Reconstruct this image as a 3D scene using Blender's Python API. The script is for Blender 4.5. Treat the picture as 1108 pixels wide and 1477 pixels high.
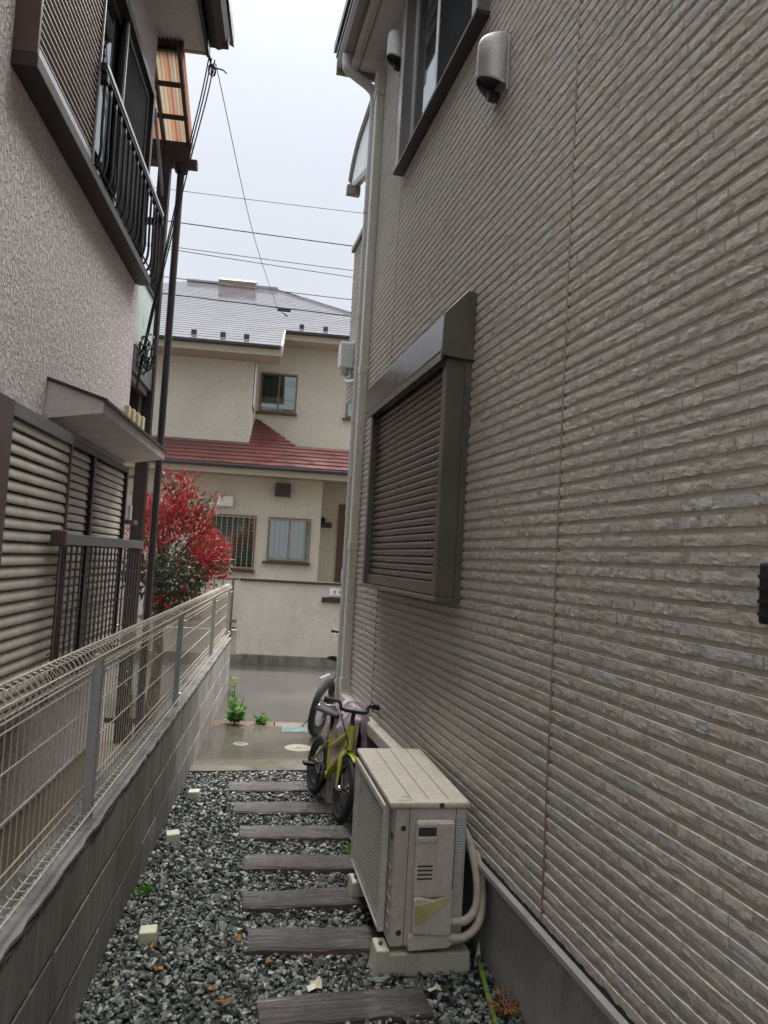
import bpy, bmesh, math, random
import numpy as np
from mathutils import Vector, Matrix
rad = math.radians
random.seed(7)
rng = np.random.default_rng(11)
scene = bpy.context.scene
for o in list(bpy.data.objects):
    bpy.data.objects.remove(o)
COL = scene.collection

# ------------------------------------------------------------------ camera
EYE = Vector((0, 0, 1.55))
YAW, PITCH, ROLL = rad(6.7806), rad(3.7), rad(3.26)
fw = Vector((math.sin(YAW)*math.cos(PITCH), math.cos(YAW)*math.cos(PITCH), math.sin(PITCH)))
rt = Vector((math.cos(YAW), -math.sin(YAW), 0))
up = rt.cross(fw)
rt2 = rt*math.cos(ROLL) + up*math.sin(ROLL)
up2 = -rt*math.sin(ROLL) + up*math.cos(ROLL)
cd = bpy.data.cameras.new("camera")
cam = bpy.data.objects.new("camera", cd)
COL.objects.link(cam)
m = Matrix.Identity(4)
for i in range(3):
    m[i][0], m[i][1], m[i][2], m[i][3] = rt2[i], up2[i], -fw[i], EYE[i]
cam.matrix_world = m
cd.sensor_fit = 'HORIZONTAL'
cd.sensor_width = 36.0
cd.lens = 36.0*1109/1108
cd.clip_start = 0.05
cd.clip_end = 3000
scene.camera = cam

# ------------------------------------------------------------------ world: overcast, raining
world = bpy.data.worlds.new("World")
scene.world = world
world.use_nodes = True
wn = world.node_tree
wn.nodes.clear()
SUN_EL, SUN_ROT = rad(66), rad(24)
sky = wn.nodes.new('ShaderNodeTexSky')
sky.sky_type = 'NISHITA'
sky.sun_disc = False
sky.sun_elevation = SUN_EL
sky.sun_rotation = SUN_ROT
sky.air_density = 1.0
sky.dust_density = 4.0
tc = wn.nodes.new('ShaderNodeTexCoord')
cn = wn.nodes.new('ShaderNodeTexNoise')
cn.inputs['Scale'].default_value = 2.2
cn.inputs['Detail'].default_value = 3
cr = wn.nodes.new('ShaderNodeValToRGB')
cr.color_ramp.elements[0].position = 0.3
cr.color_ramp.elements[0].color = (7.1, 7.65, 8.5, 1)
cr.color_ramp.elements[1].position = 0.7
cr.color_ramp.elements[1].color = (7.75, 8.2, 8.85, 1)
mx = wn.nodes.new('ShaderNodeMixRGB')
mx.inputs[0].default_value = 0.93
bg = wn.nodes.new('ShaderNodeBackground')
bg.inputs['Strength'].default_value = 0.05
wo = wn.nodes.new('ShaderNodeOutputWorld')
wn.links.new(tc.outputs['Generated'], cn.inputs['Vector'])
wn.links.new(cn.outputs['Fac'], cr.inputs['Fac'])
wn.links.new(sky.outputs['Color'], mx.inputs[1])
wn.links.new(cr.outputs['Color'], mx.inputs[2])
# overhead sky raised beyond CIE overcast to light the alley; near-even low down
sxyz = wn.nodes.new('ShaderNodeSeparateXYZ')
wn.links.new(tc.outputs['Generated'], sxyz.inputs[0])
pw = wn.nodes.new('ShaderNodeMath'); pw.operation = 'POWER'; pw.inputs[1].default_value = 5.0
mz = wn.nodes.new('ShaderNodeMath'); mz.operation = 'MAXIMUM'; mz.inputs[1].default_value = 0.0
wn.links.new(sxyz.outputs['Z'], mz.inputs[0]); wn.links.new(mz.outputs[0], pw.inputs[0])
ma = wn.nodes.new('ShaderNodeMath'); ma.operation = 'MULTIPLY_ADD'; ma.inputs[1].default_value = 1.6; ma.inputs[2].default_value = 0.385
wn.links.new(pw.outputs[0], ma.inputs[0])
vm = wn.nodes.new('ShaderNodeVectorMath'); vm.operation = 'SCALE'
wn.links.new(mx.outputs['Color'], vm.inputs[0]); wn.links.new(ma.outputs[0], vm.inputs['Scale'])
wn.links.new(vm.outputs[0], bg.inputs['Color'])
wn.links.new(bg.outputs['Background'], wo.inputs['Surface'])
sd = bpy.data.lights.new("sun", 'SUN')
sd.energy = 1.5
sd.angle = rad(64)
sd.color = (1.0, 0.97, 0.93)
so = bpy.data.objects.new("sun", sd)
COL.objects.link(so)
so.rotation_euler = (rad(90)-SUN_EL, 0, -(SUN_ROT-rad(180)))
so.location = (0, 0, 30)
scene.view_settings.view_transform = 'Standard'
scene.view_settings.look = 'None'
scene.view_settings.exposure = 2.42
scene.view_settings.gamma = 1.0
scene.view_settings.use_curve_mapping = False
scene.render.resolution_x, scene.render.resolution_y = 768, 1024

# ------------------------------------------------------------------ materials
MATS = {}
def nodes(name):
    mt = bpy.data.materials.new(name)
    mt.use_nodes = True
    nt = mt.node_tree
    b = nt.nodes['Principled BSDF']
    MATS[name] = mt
    return mt, nt, b
def pos_noise(nt, scale, detail=4, stretch=(1, 1, 1), rough=0.55, dist=0.0, coord='pos'):
    mp = nt.nodes.new('ShaderNodeMapping')
    mp.inputs['Scale'].default_value = stretch
    if coord == 'pos':
        g = nt.nodes.new('ShaderNodeNewGeometry')
        nt.links.new(g.outputs['Position'], mp.inputs['Vector'])
    else:
        g = nt.nodes.new('ShaderNodeTexCoord')
        nt.links.new(g.outputs['Object'], mp.inputs['Vector'])
    n = nt.nodes.new('ShaderNodeTexNoise')
    n.inputs['Scale'].default_value = scale
    n.inputs['Detail'].default_value = detail
    n.inputs['Roughness'].default_value = rough
    n.inputs['Distortion'].default_value = dist
    nt.links.new(mp.outputs['Vector'], n.inputs['Vector'])
    return n.outputs['Fac']
def ramp(nt, fac, stops, interp='LINEAR'):
    r = nt.nodes.new('ShaderNodeValToRGB')
    r.color_ramp.interpolation = interp
    e = r.color_ramp.elements
    while len(e) < len(stops):
        e.new(0.5)
    for i, (p, c) in enumerate(stops):
        e[i].position = p
        e[i].color = (*c, 1) if len(c) == 3 else c
    nt.links.new(fac, r.inputs['Fac'])
    return r.outputs['Color']
def mixc(nt, fac, a, b, mode='MIX'):
    n = nt.nodes.new('ShaderNodeMixRGB')
    n.blend_type = mode
    for i, s in ((0, fac), (1, a), (2, b)):
        if isinstance(s, (int, float)):
            n.inputs[i].default_value = s
        elif isinstance(s, tuple):
            n.inputs[i].default_value = (*s, 1)
        else:
            nt.links.new(s, n.inputs[i])
    return n.outputs[0]
def bumpn(nt, b, fac, strength, dist, prev=None):
    n = nt.nodes.new('ShaderNodeBump')
    n.inputs['Strength'].default_value = strength
    n.inputs['Distance'].default_value = dist
    nt.links.new(fac, n.inputs['Height'])
    if prev is not None:
        nt.links.new(prev, n.inputs['Normal'])
    nt.links.new(n.outputs['Normal'], b.inputs['Normal'])
    return n.outputs['Normal']
def M(name, col, rough=0.55, var=0.2, scale=6, bump=0.0, bscale=80, bdist=0.002, metal=0, stretch=(1, 1, 1),
      coat=0, ior=1.5, fine=0.12, rvar=0.1, dirt=None, dirt_lo=0.55):
    mt, nt, b = nodes(name)
    n1 = pos_noise(nt, scale, 5, stretch)
    n2 = pos_noise(nt, scale*14, 3, stretch)
    lo = tuple(c*(1-var) for c in col)
    hi = tuple(min(1, c*(1+var)) for c in col)
    c1 = ramp(nt, n1, [(0.3, lo), (0.7, hi)])
    c2 = ramp(nt, n2, [(0.3, (1-fine,)*3), (0.7, (1+fine,)*3)])
    c = mixc(nt, 1.0, c1, c2, 'MULTIPLY')
    if dirt:
        n3 = pos_noise(nt, scale*0.7+2, 6, (1, 1, 0.35), 0.7)
        c = mixc(nt, ramp(nt, n3, [(dirt_lo, (0, 0, 0)), (dirt_lo+0.25, (1, 1, 1))]), c, dirt)
    nt.links.new(c, b.inputs['Base Color'])
    rr = ramp(nt, n1, [(0.3, (max(0.02, rough-rvar),)*3), (0.7, (min(1, rough+rvar),)*3)])
    nt.links.new(rr, b.inputs['Roughness'])
    b.inputs['Metallic'].default_value = metal
    b.inputs['IOR'].default_value = ior
    b.inputs['Coat Weight'].default_value = coat
    b.inputs['Coat Roughness'].default_value = 0.12
    if bump:
        bumpn(nt, b, pos_noise(nt, bscale, 4, stretch), bump, bdist)
    return mt

# siding stone faces: own tint per stone, brown grime in the chips
mt, nt, b = nodes('siding_stone')
g = nt.nodes.new('ShaderNodeNewGeometry')
oi = nt.nodes.new('ShaderNodeObjectInfo')
ad = nt.nodes.new('ShaderNodeMath'); ad.operation = 'ADD'
nt.links.new(g.outputs['Random Per Island'], ad.inputs[0]); nt.links.new(oi.outputs['Random'], ad.inputs[1])
fr = nt.nodes.new('ShaderNodeMath'); fr.operation = 'FRACT'
nt.links.new(ad.outputs[0], fr.inputs[0])
base = ramp(nt, fr.outputs[0], [(0.0, (0.465, 0.435, 0.375)), (0.45, (0.50, 0.47, 0.41)), (0.8, (0.49, 0.47, 0.42)), (1.0, (0.46, 0.465, 0.445))])
n1 = pos_noise(nt, 60, 6, (1, 1, 1.4), 0.65)
c = mixc(nt, ramp(nt, n1, [(0.33, (1, 1, 1)), (0.48, (0, 0, 0))]), base, (0.31, 0.27, 0.21))
n2 = pos_noise(nt, 0.9, 4)
c = mixc(nt, 1.0, c, ramp(nt, n2, [(0.3, (0.9, 0.9, 0.9)), (0.7, (1.08, 1.07, 1.06))]), 'MULTIPLY')
nt.links.new(c, b.inputs['Base Color'])
b.inputs['Roughness'].default_value = 0.8
nb = bumpn(nt, b, n1, 0.7, 0.003)
bumpn(nt, b, pos_noise(nt, 220, 3), 0.5, 0.002, nb)

mt, nt, b = nodes('stucco_pink')
n1 = pos_noise(nt, 44, 4, (1, 1, 0.8), 0.55, 0.9)
n2 = pos_noise(nt, 1.1, 5, (1, 1, 0.5))
c = ramp(nt, n2, [(0.3, (0.70, 0.61, 0.59)), (0.7, (0.76, 0.68, 0.66))])
c = mixc(nt, ramp(nt, n1, [(0.34, (1, 1, 1)), (0.5, (0, 0, 0))]), c, (0.63, 0.535, 0.515))
nt.links.new(c, b.inputs['Base Color'])
b.inputs['Roughness'].default_value = 0.85
nb = bumpn(nt, b, ramp(nt, n1, [(0.36, (0, 0, 0)), (0.56, (1, 1, 1))]), 1.0, 0.010)
bumpn(nt, b, pos_noise(nt, 260, 3), 0.4, 0.002, nb)

# wet gravel, tint by island
mt, nt, b = nodes('gravel_stone')
g = nt.nodes.new('ShaderNodeNewGeometry')
base = ramp(nt, g.outputs['Random Per Island'], [(0.0, (0.028, 0.034, 0.032)), (0.35, (0.075, 0.085, 0.078)), (0.62, (0.14, 0.15, 0.135)),
            (0.82, (0.23, 0.24, 0.215)), (0.95, (0.36, 0.355, 0.32)), (0.985, (0.17, 0.12, 0.08)), (1.0, (0.09, 0.085, 0.07))])
c = mixc(nt, 1.0, base, ramp(nt, pos_noise(nt, 130, 3), [(0.3, (0.7, 0.7, 0.7)), (0.7, (1.25, 1.25, 1.2))]), 'MULTIPLY')
nt.links.new(c, b.inputs['Base Color'])
b.inputs['Roughness'].default_value = 0.38

# block wall: vertical streaks, ragged dark algae under the coping edge
mt, nt, b = nodes('block_concrete')
n1 = pos_noise(nt, 2.0, 5)
n2 = pos_noise(nt, 26, 5, (1, 1, 0.12), 0.65)
n3 = pos_noise(nt, 9, 6, (1, 1, 0.5), 0.7)
c = ramp(nt, n1, [(0.3, (0.25, 0.24, 0.22)), (0.7, (0.35, 0.335, 0.305))])
c = mixc(nt, 1.0, c, ramp(nt, n2, [(0.3, (0.62, 0.60, 0.58)), (0.7, (1.12, 1.12, 1.12))]), 'MULTIPLY')
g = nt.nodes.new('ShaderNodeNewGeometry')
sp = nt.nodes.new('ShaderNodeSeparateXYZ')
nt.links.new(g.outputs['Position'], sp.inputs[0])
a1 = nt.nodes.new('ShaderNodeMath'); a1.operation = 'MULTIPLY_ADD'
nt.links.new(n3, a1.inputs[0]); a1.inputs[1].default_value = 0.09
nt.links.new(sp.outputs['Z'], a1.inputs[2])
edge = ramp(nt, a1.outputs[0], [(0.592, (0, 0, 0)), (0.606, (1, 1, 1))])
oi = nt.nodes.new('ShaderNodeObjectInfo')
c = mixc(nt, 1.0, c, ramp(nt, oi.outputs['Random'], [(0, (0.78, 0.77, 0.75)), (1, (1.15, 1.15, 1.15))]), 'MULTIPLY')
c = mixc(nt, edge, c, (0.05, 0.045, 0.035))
c = mixc(nt, ramp(nt, n3, [(0.56, (0, 0, 0)), (0.75, (0.6, 0.6, 0.6))]), c, (0.14, 0.13, 0.11))
nt.links.new(c, b.inputs['Base Color'])
b.inputs['Roughness'].default_value = 0.6
bumpn(nt, b, pos_noise(nt, 160, 4), 0.5, 0.003)

# old sleepers: grain along each sleeper's own length
mt, nt, b = nodes('sleeper_wood')
n1 = pos_noise(nt, 9, 6, (0.5, 6, 6), 0.65, 0.4, 'obj')
n2 = pos_noise(nt, 5, 4, (1, 1, 1), 0.6, 0, 'obj')
c = ramp(nt, n1, [(0.32, (0.035, 0.03, 0.028)), (0.5, (0.10, 0.088, 0.082)), (0.72, (0.20, 0.18, 0.175))])
c = mixc(nt, ramp(nt, n2, [(0.46, (0, 0, 0)), (0.62, (0.85, 0.85, 0.85))]), c, (0.045, 0.035, 0.03))
g = nt.nodes.new('ShaderNodeNewGeometry'); sp = nt.nodes.new('ShaderNodeSeparateXYZ'); nt.links.new(g.outputs['Normal'], sp.inputs[0])
oi = nt.nodes.new('ShaderNodeObjectInfo')
c = mixc(nt, 1.0, c, ramp(nt, oi.outputs['Random'], [(0, (0.62, 0.58, 0.56)), (1, (1.0, 1.0, 1.0))]), 'MULTIPLY')
c = mixc(nt, ramp(nt, sp.outputs['Z'], [(0.3, (0.75,)*3), (0.75, (0, 0, 0))]), c, (0.15, 0.085, 0.06))
nt.links.new(c, b.inputs['Base Color'])
nt.links.new(ramp(nt, n2, [(0.35, (0.12,)*3), (0.62, (0.45,)*3)]), b.inputs['Roughness'])
bumpn(nt, b, n1, 1.0, 0.012)

# wet concrete / wet road
def wet(name, lo, hi, r0, r1, sc=1.6, bump=0.15):
    mt, nt, b = nodes(name)
    n1 = pos_noise(nt, sc, 5)
    n2 = pos_noise(nt, 55, 4)
    c = ramp(nt, n1, [(0.32, lo), (0.68, hi)])
    c = mixc(nt, 1.0, c, ramp(nt, n2, [(0.3, (0.85,)*3), (0.7, (1.12,)*3)]), 'MULTIPLY')
    nt.links.new(c, b.inputs['Base Color'])
    nt.links.new(ramp(nt, n1, [(0.4, (r0,)*3), (0.62, (r1,)*3)]), b.inputs['Roughness'])
    bumpn(nt, b, pos_noise(nt, 120, 3), bump, 0.0015)
wet('wet_pad', (0.07, 0.062, 0.05), (0.11, 0.10, 0.085), 0.03, 0.16)
wet('wet_pad_edge', (0.11, 0.095, 0.075), (0.17, 0.15, 0.12), 0.12, 0.35, 2.4)
wet('wet_road', (0.052, 0.048, 0.043), (0.08, 0.075, 0.068), 0.06, 0.24, 0.9, 0.3)
wet('wet_asphalt', (0.045, 0.042, 0.038), (0.07, 0.066, 0.06), 0.2, 0.4, 0.8, 0.5)

# corrugated awning sheets, sun-bleached bands, light comes through
mt, nt, b = nodes('corrugated_sheet')
n1 = pos_noise(nt, 9, 3, (1, 0.02, 0.02), 0.6)
c = ramp(nt, n1, [(0.25, (0.46, 0.40, 0.31)), (0.42, (0.34, 0.27, 0.19)), (0.5, (0.34, 0.11, 0.045)), (0.58, (0.27, 0.235, 0.19)), (0.72, (0.55, 0.49, 0.38))])
tr = nt.nodes.new('ShaderNodeBsdfTranslucent')
nt.links.new(c, tr.inputs['Color'])
nt.links.new(c, b.inputs['Base Color'])
b.inputs['Roughness'].default_value = 0.5
ms = nt.nodes.new('ShaderNodeMixShader')
ms.inputs[0].default_value = 0.45
nt.links.new(b.outputs[0], ms.inputs[1]); nt.links.new(tr.outputs[0], ms.inputs[2])
nt.links.new(ms.outputs[0], nt.nodes['Material Output'].inputs['Surface'])

def glass(name, tint, f0=0.1):
    mt, nt, b = nodes(name)
    nt.nodes.remove(b)
    t = nt.nodes.new('ShaderNodeBsdfTransparent'); t.inputs['Color'].default_value = (*tint, 1)
    gl = nt.nodes.new('ShaderNodeBsdfGlossy'); gl.inputs['Roughness'].default_value = 0.03
    gl.inputs['Color'].default_value = (0.95, 1, 1, 1)
    fz = nt.nodes.new('ShaderNodeFresnel'); fz.inputs['IOR'].default_value = 1.55
    av = nt.nodes.new('ShaderNodeMath'); av.operation = 'ADD'; av.use_clamp = True
    nt.links.new(fz.outputs[0], av.inputs[0]); av.inputs[1].default_value = f0
    ms = nt.nodes.new('ShaderNodeMixShader')
    nt.links.new(av.outputs[0], ms.inputs[0])
    nt.links.new(t.outputs[0], ms.inputs[1]); nt.links.new(gl.outputs[0], ms.inputs[2])
    nt.links.new(ms.outputs[0], nt.nodes['Material Output'].inputs['Surface'])
glass('glass', (0.80, 0.88, 0.86))
glass('glass_dark', (0.25, 0.27, 0.27), 0.02)

def leafm(name, stops, rough=0.35):
    mt, nt, b = nodes(name)
    g = nt.nodes.new('ShaderNodeNewGeometry')
    c = ramp(nt, g.outputs['Random Per Island'], stops)
    nt.links.new(c, b.inputs['Base Color'])
    b.inputs['Roughness'].default_value = rough
    tr = nt.nodes.new('ShaderNodeBsdfTranslucent')
    nt.links.new(c, tr.inputs['Color'])
    ms = nt.nodes.new('ShaderNodeMixShader'); ms.inputs[0].default_value = 0.3
    nt.links.new(b.outputs[0], ms.inputs[1]); nt.links.new(tr.outputs[0], ms.inputs[2])
    nt.links.new(ms.outputs[0], nt.nodes['Material Output'].inputs['Surface'])
leafm('leaf_red', [(0, (0.20, 0.008, 0.016)), (0.4, (0.36, 0.014, 0.026)), (0.72, (0.46, 0.035, 0.045)), (0.82, (0.30, 0.07, 0.03)), (0.92, (0.16, 0.11, 0.035)), (1, (0.07, 0.09, 0.03))])
leafm('leaf_green', [(0, (0.025, 0.045, 0.022)), (0.6, (0.05, 0.085, 0.04)), (0.9, (0.09, 0.12, 0.06)), (1, (0.22, 0.06, 0.04))], 0.25)
leafm('leaf_weed', [(0, (0.07, 0.20, 0.03)), (0.7, (0.12, 0.30, 0.05)), (1, (0.18, 0.36, 0.07))], 0.4)
leafm('leaf_yellow', [(0, (0.40, 0.40, 0.04)), (1, (0.55, 0.5, 0.06))], 0.5)
leafm('leaf_dry', [(0, (0.30, 0.12, 0.04)), (0.5, (0.42, 0.18, 0.05)), (1, (0.35, 0.24, 0.12))], 0.6)

M('siding_back', (0.44, 0.40, 0.33), 0.8, 0.12, 3, 0.3, 200)
M('siding_joint', (0.24, 0.185, 0.135), 0.7, 0.15, 10)
M('foundation_grey', (0.36, 0.35, 0.335), 0.75, 0.15, 3, 0.2, 150, dirt=(0.24, 0.22, 0.19))
M('flashing', (0.30, 0.29, 0.275), 0.4, 0.1, 8)
M('dark_gap', (0.02, 0.018, 0.016), 0.8, 0.1)
M('shutter_brown', (0.12, 0.096, 0.085), 0.34, 0.12, 5, metal=0.35)
M('shutter_frame', (0.135, 0.12, 0.10), 0.35, 0.1, 4, metal=0.35, dirt=(0.10, 0.088, 0.075))
M('shutter_box', (0.10, 0.097, 0.09), 0.18, 0.25, 30, metal=0.5, stretch=(1, 1, 0.05), rvar=0.1)
M('window_bronze', (0.21, 0.195, 0.175), 0.35, 0.08, 5, metal=0.3)
M('curtain_pale', (0.62, 0.68, 0.64), 0.8, 0.08, 14, stretch=(1, 1, 0.05))
M('curtain_grey', (0.20, 0.205, 0.20), 0.8, 0.2, 14, stretch=(1, 1, 0.05))
M('curtain_white', (0.72, 0.75, 0.76), 0.8, 0.12, 14, stretch=(1, 1, 0.05))
M('room_dark', (0.03, 0.03, 0.03), 0.9, 0.1)
M('screen_dark', (0.012, 0.013, 0.014), 0.95, 0.1, ior=1.2)
M('vent_metal', (0.42, 0.395, 0.36), 0.42, 0.1, 6, metal=0.6)
M('pipe_grey', (0.52, 0.51, 0.475), 0.4, 0.07, 4)
M('duct_beige', (0.58, 0.55, 0.465), 0.42, 0.07, 4, dirt=(0.46, 0.43, 0.36))
M('soffit', (0.50, 0.475, 0.44), 0.7, 0.06, 3)
M('gutter_brown', (0.21, 0.185, 0.16), 0.4, 0.12, 4)
M('white_plastic', (0.68, 0.69, 0.68), 0.4, 0.05, 4)
M('black_plastic', (0.012, 0.012, 0.013), 0.45, 0.15, 20)
M('dark_brown_metal', (0.032, 0.021, 0.018), 0.48, 0.2, 6)
M('brown_panel', (0.095, 0.055, 0.045), 0.4, 0.12, 5)
M('pale_alu', (0.55, 0.55, 0.55), 0.35, 0.08, 5, metal=0.4)
M('slat_edge', (0.42, 0.36, 0.31), 0.45, 0.08, 5)
M('louver_grey', (0.52, 0.48, 0.40), 0.45, 0.1, 4, dirt=(0.36, 0.32, 0.25))
M('rail_grey', (0.16, 0.165, 0.17), 0.35, 0.1, 6, metal=0.3)
M('frosted', (0.62, 0.72, 0.68), 0.35, 0.04, 3)
M('hood_stucco', (0.68, 0.59, 0.56), 0.85, 0.12, 6, 0.8, 55, 0.006)
M('left_base', (0.30, 0.25, 0.185), 0.8, 0.12, 4, 0.2)
M('left_soffit', (0.52, 0.49, 0.44), 0.8, 0.05, 3)
M('cable_black', (0.014, 0.014, 0.015), 0.5, 0.1)
M('cap_cream', (0.60, 0.53, 0.34), 0.5, 0.08)
M('fence_wire', (0.52, 0.475, 0.39), 0.4, 0.1, 10)
M('fence_post', (0.38, 0.375, 0.35), 0.42, 0.08, 5)
M('coping', (0.22, 0.22, 0.21), 0.3, 0.25, 3, 0.3, 120, dirt=(0.06, 0.055, 0.05))
M('mortar', (0.26, 0.25, 0.235), 0.8, 0.15, 8)
M('gravel_base', (0.04, 0.042, 0.038), 0.6, 0.3, 20, 0.5, 60, 0.01)
M('soil', (0.10, 0.055, 0.03), 0.7, 0.4, 20, 0.8, 90, 0.01)
M('yard_soil', (0.085, 0.07, 0.05), 0.8, 0.3, 5, 0.6, 40, 0.01)
M('cream_cube', (0.62, 0.60, 0.45), 0.55, 0.1, 12, dirt=(0.45, 0.42, 0.28))
M('ac_case', (0.54, 0.49, 0.405), 0.42, 0.06, 3, dirt=(0.40, 0.36, 0.29), dirt_lo=0.5)
M('ac_cover', (0.57, 0.52, 0.43), 0.4, 0.05, 3, dirt=(0.45, 0.41, 0.33), dirt_lo=0.55)
M('ac_grille', (0.56, 0.53, 0.47), 0.4, 0.05, 5)
M('ac_dark', (0.045, 0.042, 0.038), 0.6, 0.1)
M('ac_yellow', (0.55, 0.51, 0.22), 0.45, 0.25, 9)
M('ac_foot', (0.50, 0.47, 0.37), 0.6, 0.12, 8, dirt=(0.33, 0.31, 0.17))
M('pipe_wrap', (0.55, 0.47, 0.36), 0.6, 0.12, 25, 0.4, 90, 0.003, dirt=(0.36, 0.26, 0.16))
M('rust', (0.16, 0.08, 0.05), 0.8, 0.3, 20)
M('tyre', (0.016, 0.016, 0.017), 0.65, 0.2, 20, 0.4, 200)
M('bike_yellow', (0.40, 0.385, 0.03), 0.22, 0.06, 6, coat=0.6)
M('bike_black', (0.008, 0.008, 0.009), 0.6, 0.15, 8)
M('chrome', (0.6, 0.6, 0.62), 0.2, 0.05, 6, metal=1.0)
M('bell_blue', (0.05, 0.04, 0.45), 0.25, 0.1, 10, coat=0.5)
M('fender_white', (0.30, 0.27, 0.32), 0.3, 0.1, 9)
M('cover_mauve', (0.46, 0.37, 0.40), 0.45, 0.14, 4, 0.3, 60, 0.004)
M('manhole_cream', (0.19, 0.175, 0.13), 0.6, 0.15, 20, 0.4, 90)
M('manhole_grey', (0.13, 0.12, 0.095), 0.55, 0.15, 20, 0.4, 90)
M('meter_blue', (0.10, 0.165, 0.165), 0.3, 0.15, 12)
M('bamboo', (0.13, 0.20, 0.045), 0.35, 0.3, 8, stretch=(1, 6, 1))
M('far_wall', (0.54, 0.495, 0.41), 0.8, 0.08, 1.2, 0.3, 60, 0.003, fine=0.08, dirt=(0.46, 0.415, 0.335), dirt_lo=0.58)
M('far_trim', (0.38, 0.325, 0.25), 0.6, 0.06, 2)
M('garden_wall', (0.57, 0.53, 0.45), 0.75, 0.06, 2.2, 0.4, 25, 0.004, fine=0.08, dirt=(0.45, 0.405, 0.325), dirt_lo=0.5)
M('garden_base', (0.22, 0.20, 0.155), 0.7, 0.3, 5, dirt=(0.09, 0.075, 0.05), dirt_lo=0.45)
M('wall_cap', (0.05, 0.04, 0.035), 0.4, 0.15, 6)
M('roof_red', (0.088, 0.02, 0.018), 0.34, 0.2, 3, 0.15, 60, 0.002)
M('roof_wet', (0.12, 0.105, 0.11), 0.08, 0.15, 2, 0.05, 30, 0.001, ior=2.7, rvar=0.03)
M('far_gutter', (0.022, 0.02, 0.02), 0.35, 0.15, 6)
M('sash_bronze', (0.17, 0.10, 0.05), 0.4, 0.12, 6)
M('grille_bar', (0.33, 0.27, 0.21), 0.4, 0.1, 6)
M('blind_green', (0.03, 0.24, 0.18), 0.6, 0.15, 6)
M('door_brown', (0.10, 0.045, 0.02), 0.4, 0.2, 9, stretch=(1, 1, 0.1))
M('bark', (0.20, 0.16, 0.10), 0.85, 0.35, 14, 0.8, 60, 0.006, stretch=(1, 1, 0.3))
M('twig', (0.09, 0.065, 0.045), 0.8, 0.25, 20)
M('gate_brown', (0.16, 0.125, 0.095), 0.5, 0.15, 8)
M('moss', (0.06, 0.10, 0.02), 0.8, 0.3, 30, 0.8, 120, 0.01)
# small type rating label on the air conditioner: rows of fine grey print
mt, nt, b = nodes('spec_label')
n1 = pos_noise(nt, 260, 2, (1, 1, 0.9))
g = nt.nodes.new('ShaderNodeNewGeometry'); sp = nt.nodes.new('ShaderNodeSeparateXYZ'); nt.links.new(g.outputs['Position'], sp.inputs[0])
mm = nt.nodes.new('ShaderNodeMath'); mm.operation = 'MULTIPLY'; nt.links.new(sp.outputs['Z'], mm.inputs[0]); mm.inputs[1].default_value = 620
sn = nt.nodes.new('ShaderNodeMath'); sn.operation = 'SINE'; nt.links.new(mm.outputs[0], sn.inputs[0])
row = ramp(nt, sn.outputs[0], [(0.0, (0, 0, 0)), (0.3, (1, 1, 1))])
tx = mixc(nt, 1.0, row, ramp(nt, n1, [(0.45, (0, 0, 0)), (0.52, (1, 1, 1))]), 'MULTIPLY')
nt.links.new(mixc(nt, tx, (0.55, 0.56, 0.56), (0.16, 0.18, 0.21)), b.inputs['Base Color'])
b.inputs['Roughness'].default_value = 0.4

# ------------------------------------------------------------------ builders
OFF = {}
def tag(o, label=None, cat=None, group=None, kind=None):
    if label: o['label'] = label
    if cat: o['category'] = cat
    if group: o['group'] = group
    if kind: o['kind'] = kind
    return o
def thing(name, label, cat, loc=(0, 0, 0), rz=0.0, group=None, frame=False):
    """Empty at a thing's base. frame=True: parts are given in the rz-turned frame about the world origin."""
    o = bpy.data.objects.new(name, None)
    o.empty_display_size = 0.1
    COL.objects.link(o)
    if frame:
        OFF[o.name] = Vector(loc)
        o.location = Matrix.Rotation(rz, 3, 'Z') @ Vector(loc)
    else:
        o.location = loc
    o.rotation_euler = (0, 0, rz)
    return tag(o, label, cat, group)
def offset(p):
    while p is not None:
        if p.name in OFF: return OFF[p.name]
        p = p.parent
    return Vector((0, 0, 0))
def place(name, mesh, parent=None, loc=(0, 0, 0), rot=(0, 0, 0), scale=(1, 1, 1)):
    o = bpy.data.objects.new(name, mesh)
    COL.objects.link(o)
    o.parent = parent
    o.location = Vector(loc) - offset(parent)
    o.rotation_euler = rot
    o.scale = scale
    return o
def frame_of(d):
    d = d.normalized()
    a = Vector((0, 0, 1)) if abs(d.z) < 0.9 else Vector((1, 0, 0))
    x = d.cross(a).normalized()
    return x, x.cross(d).normalized()
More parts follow.
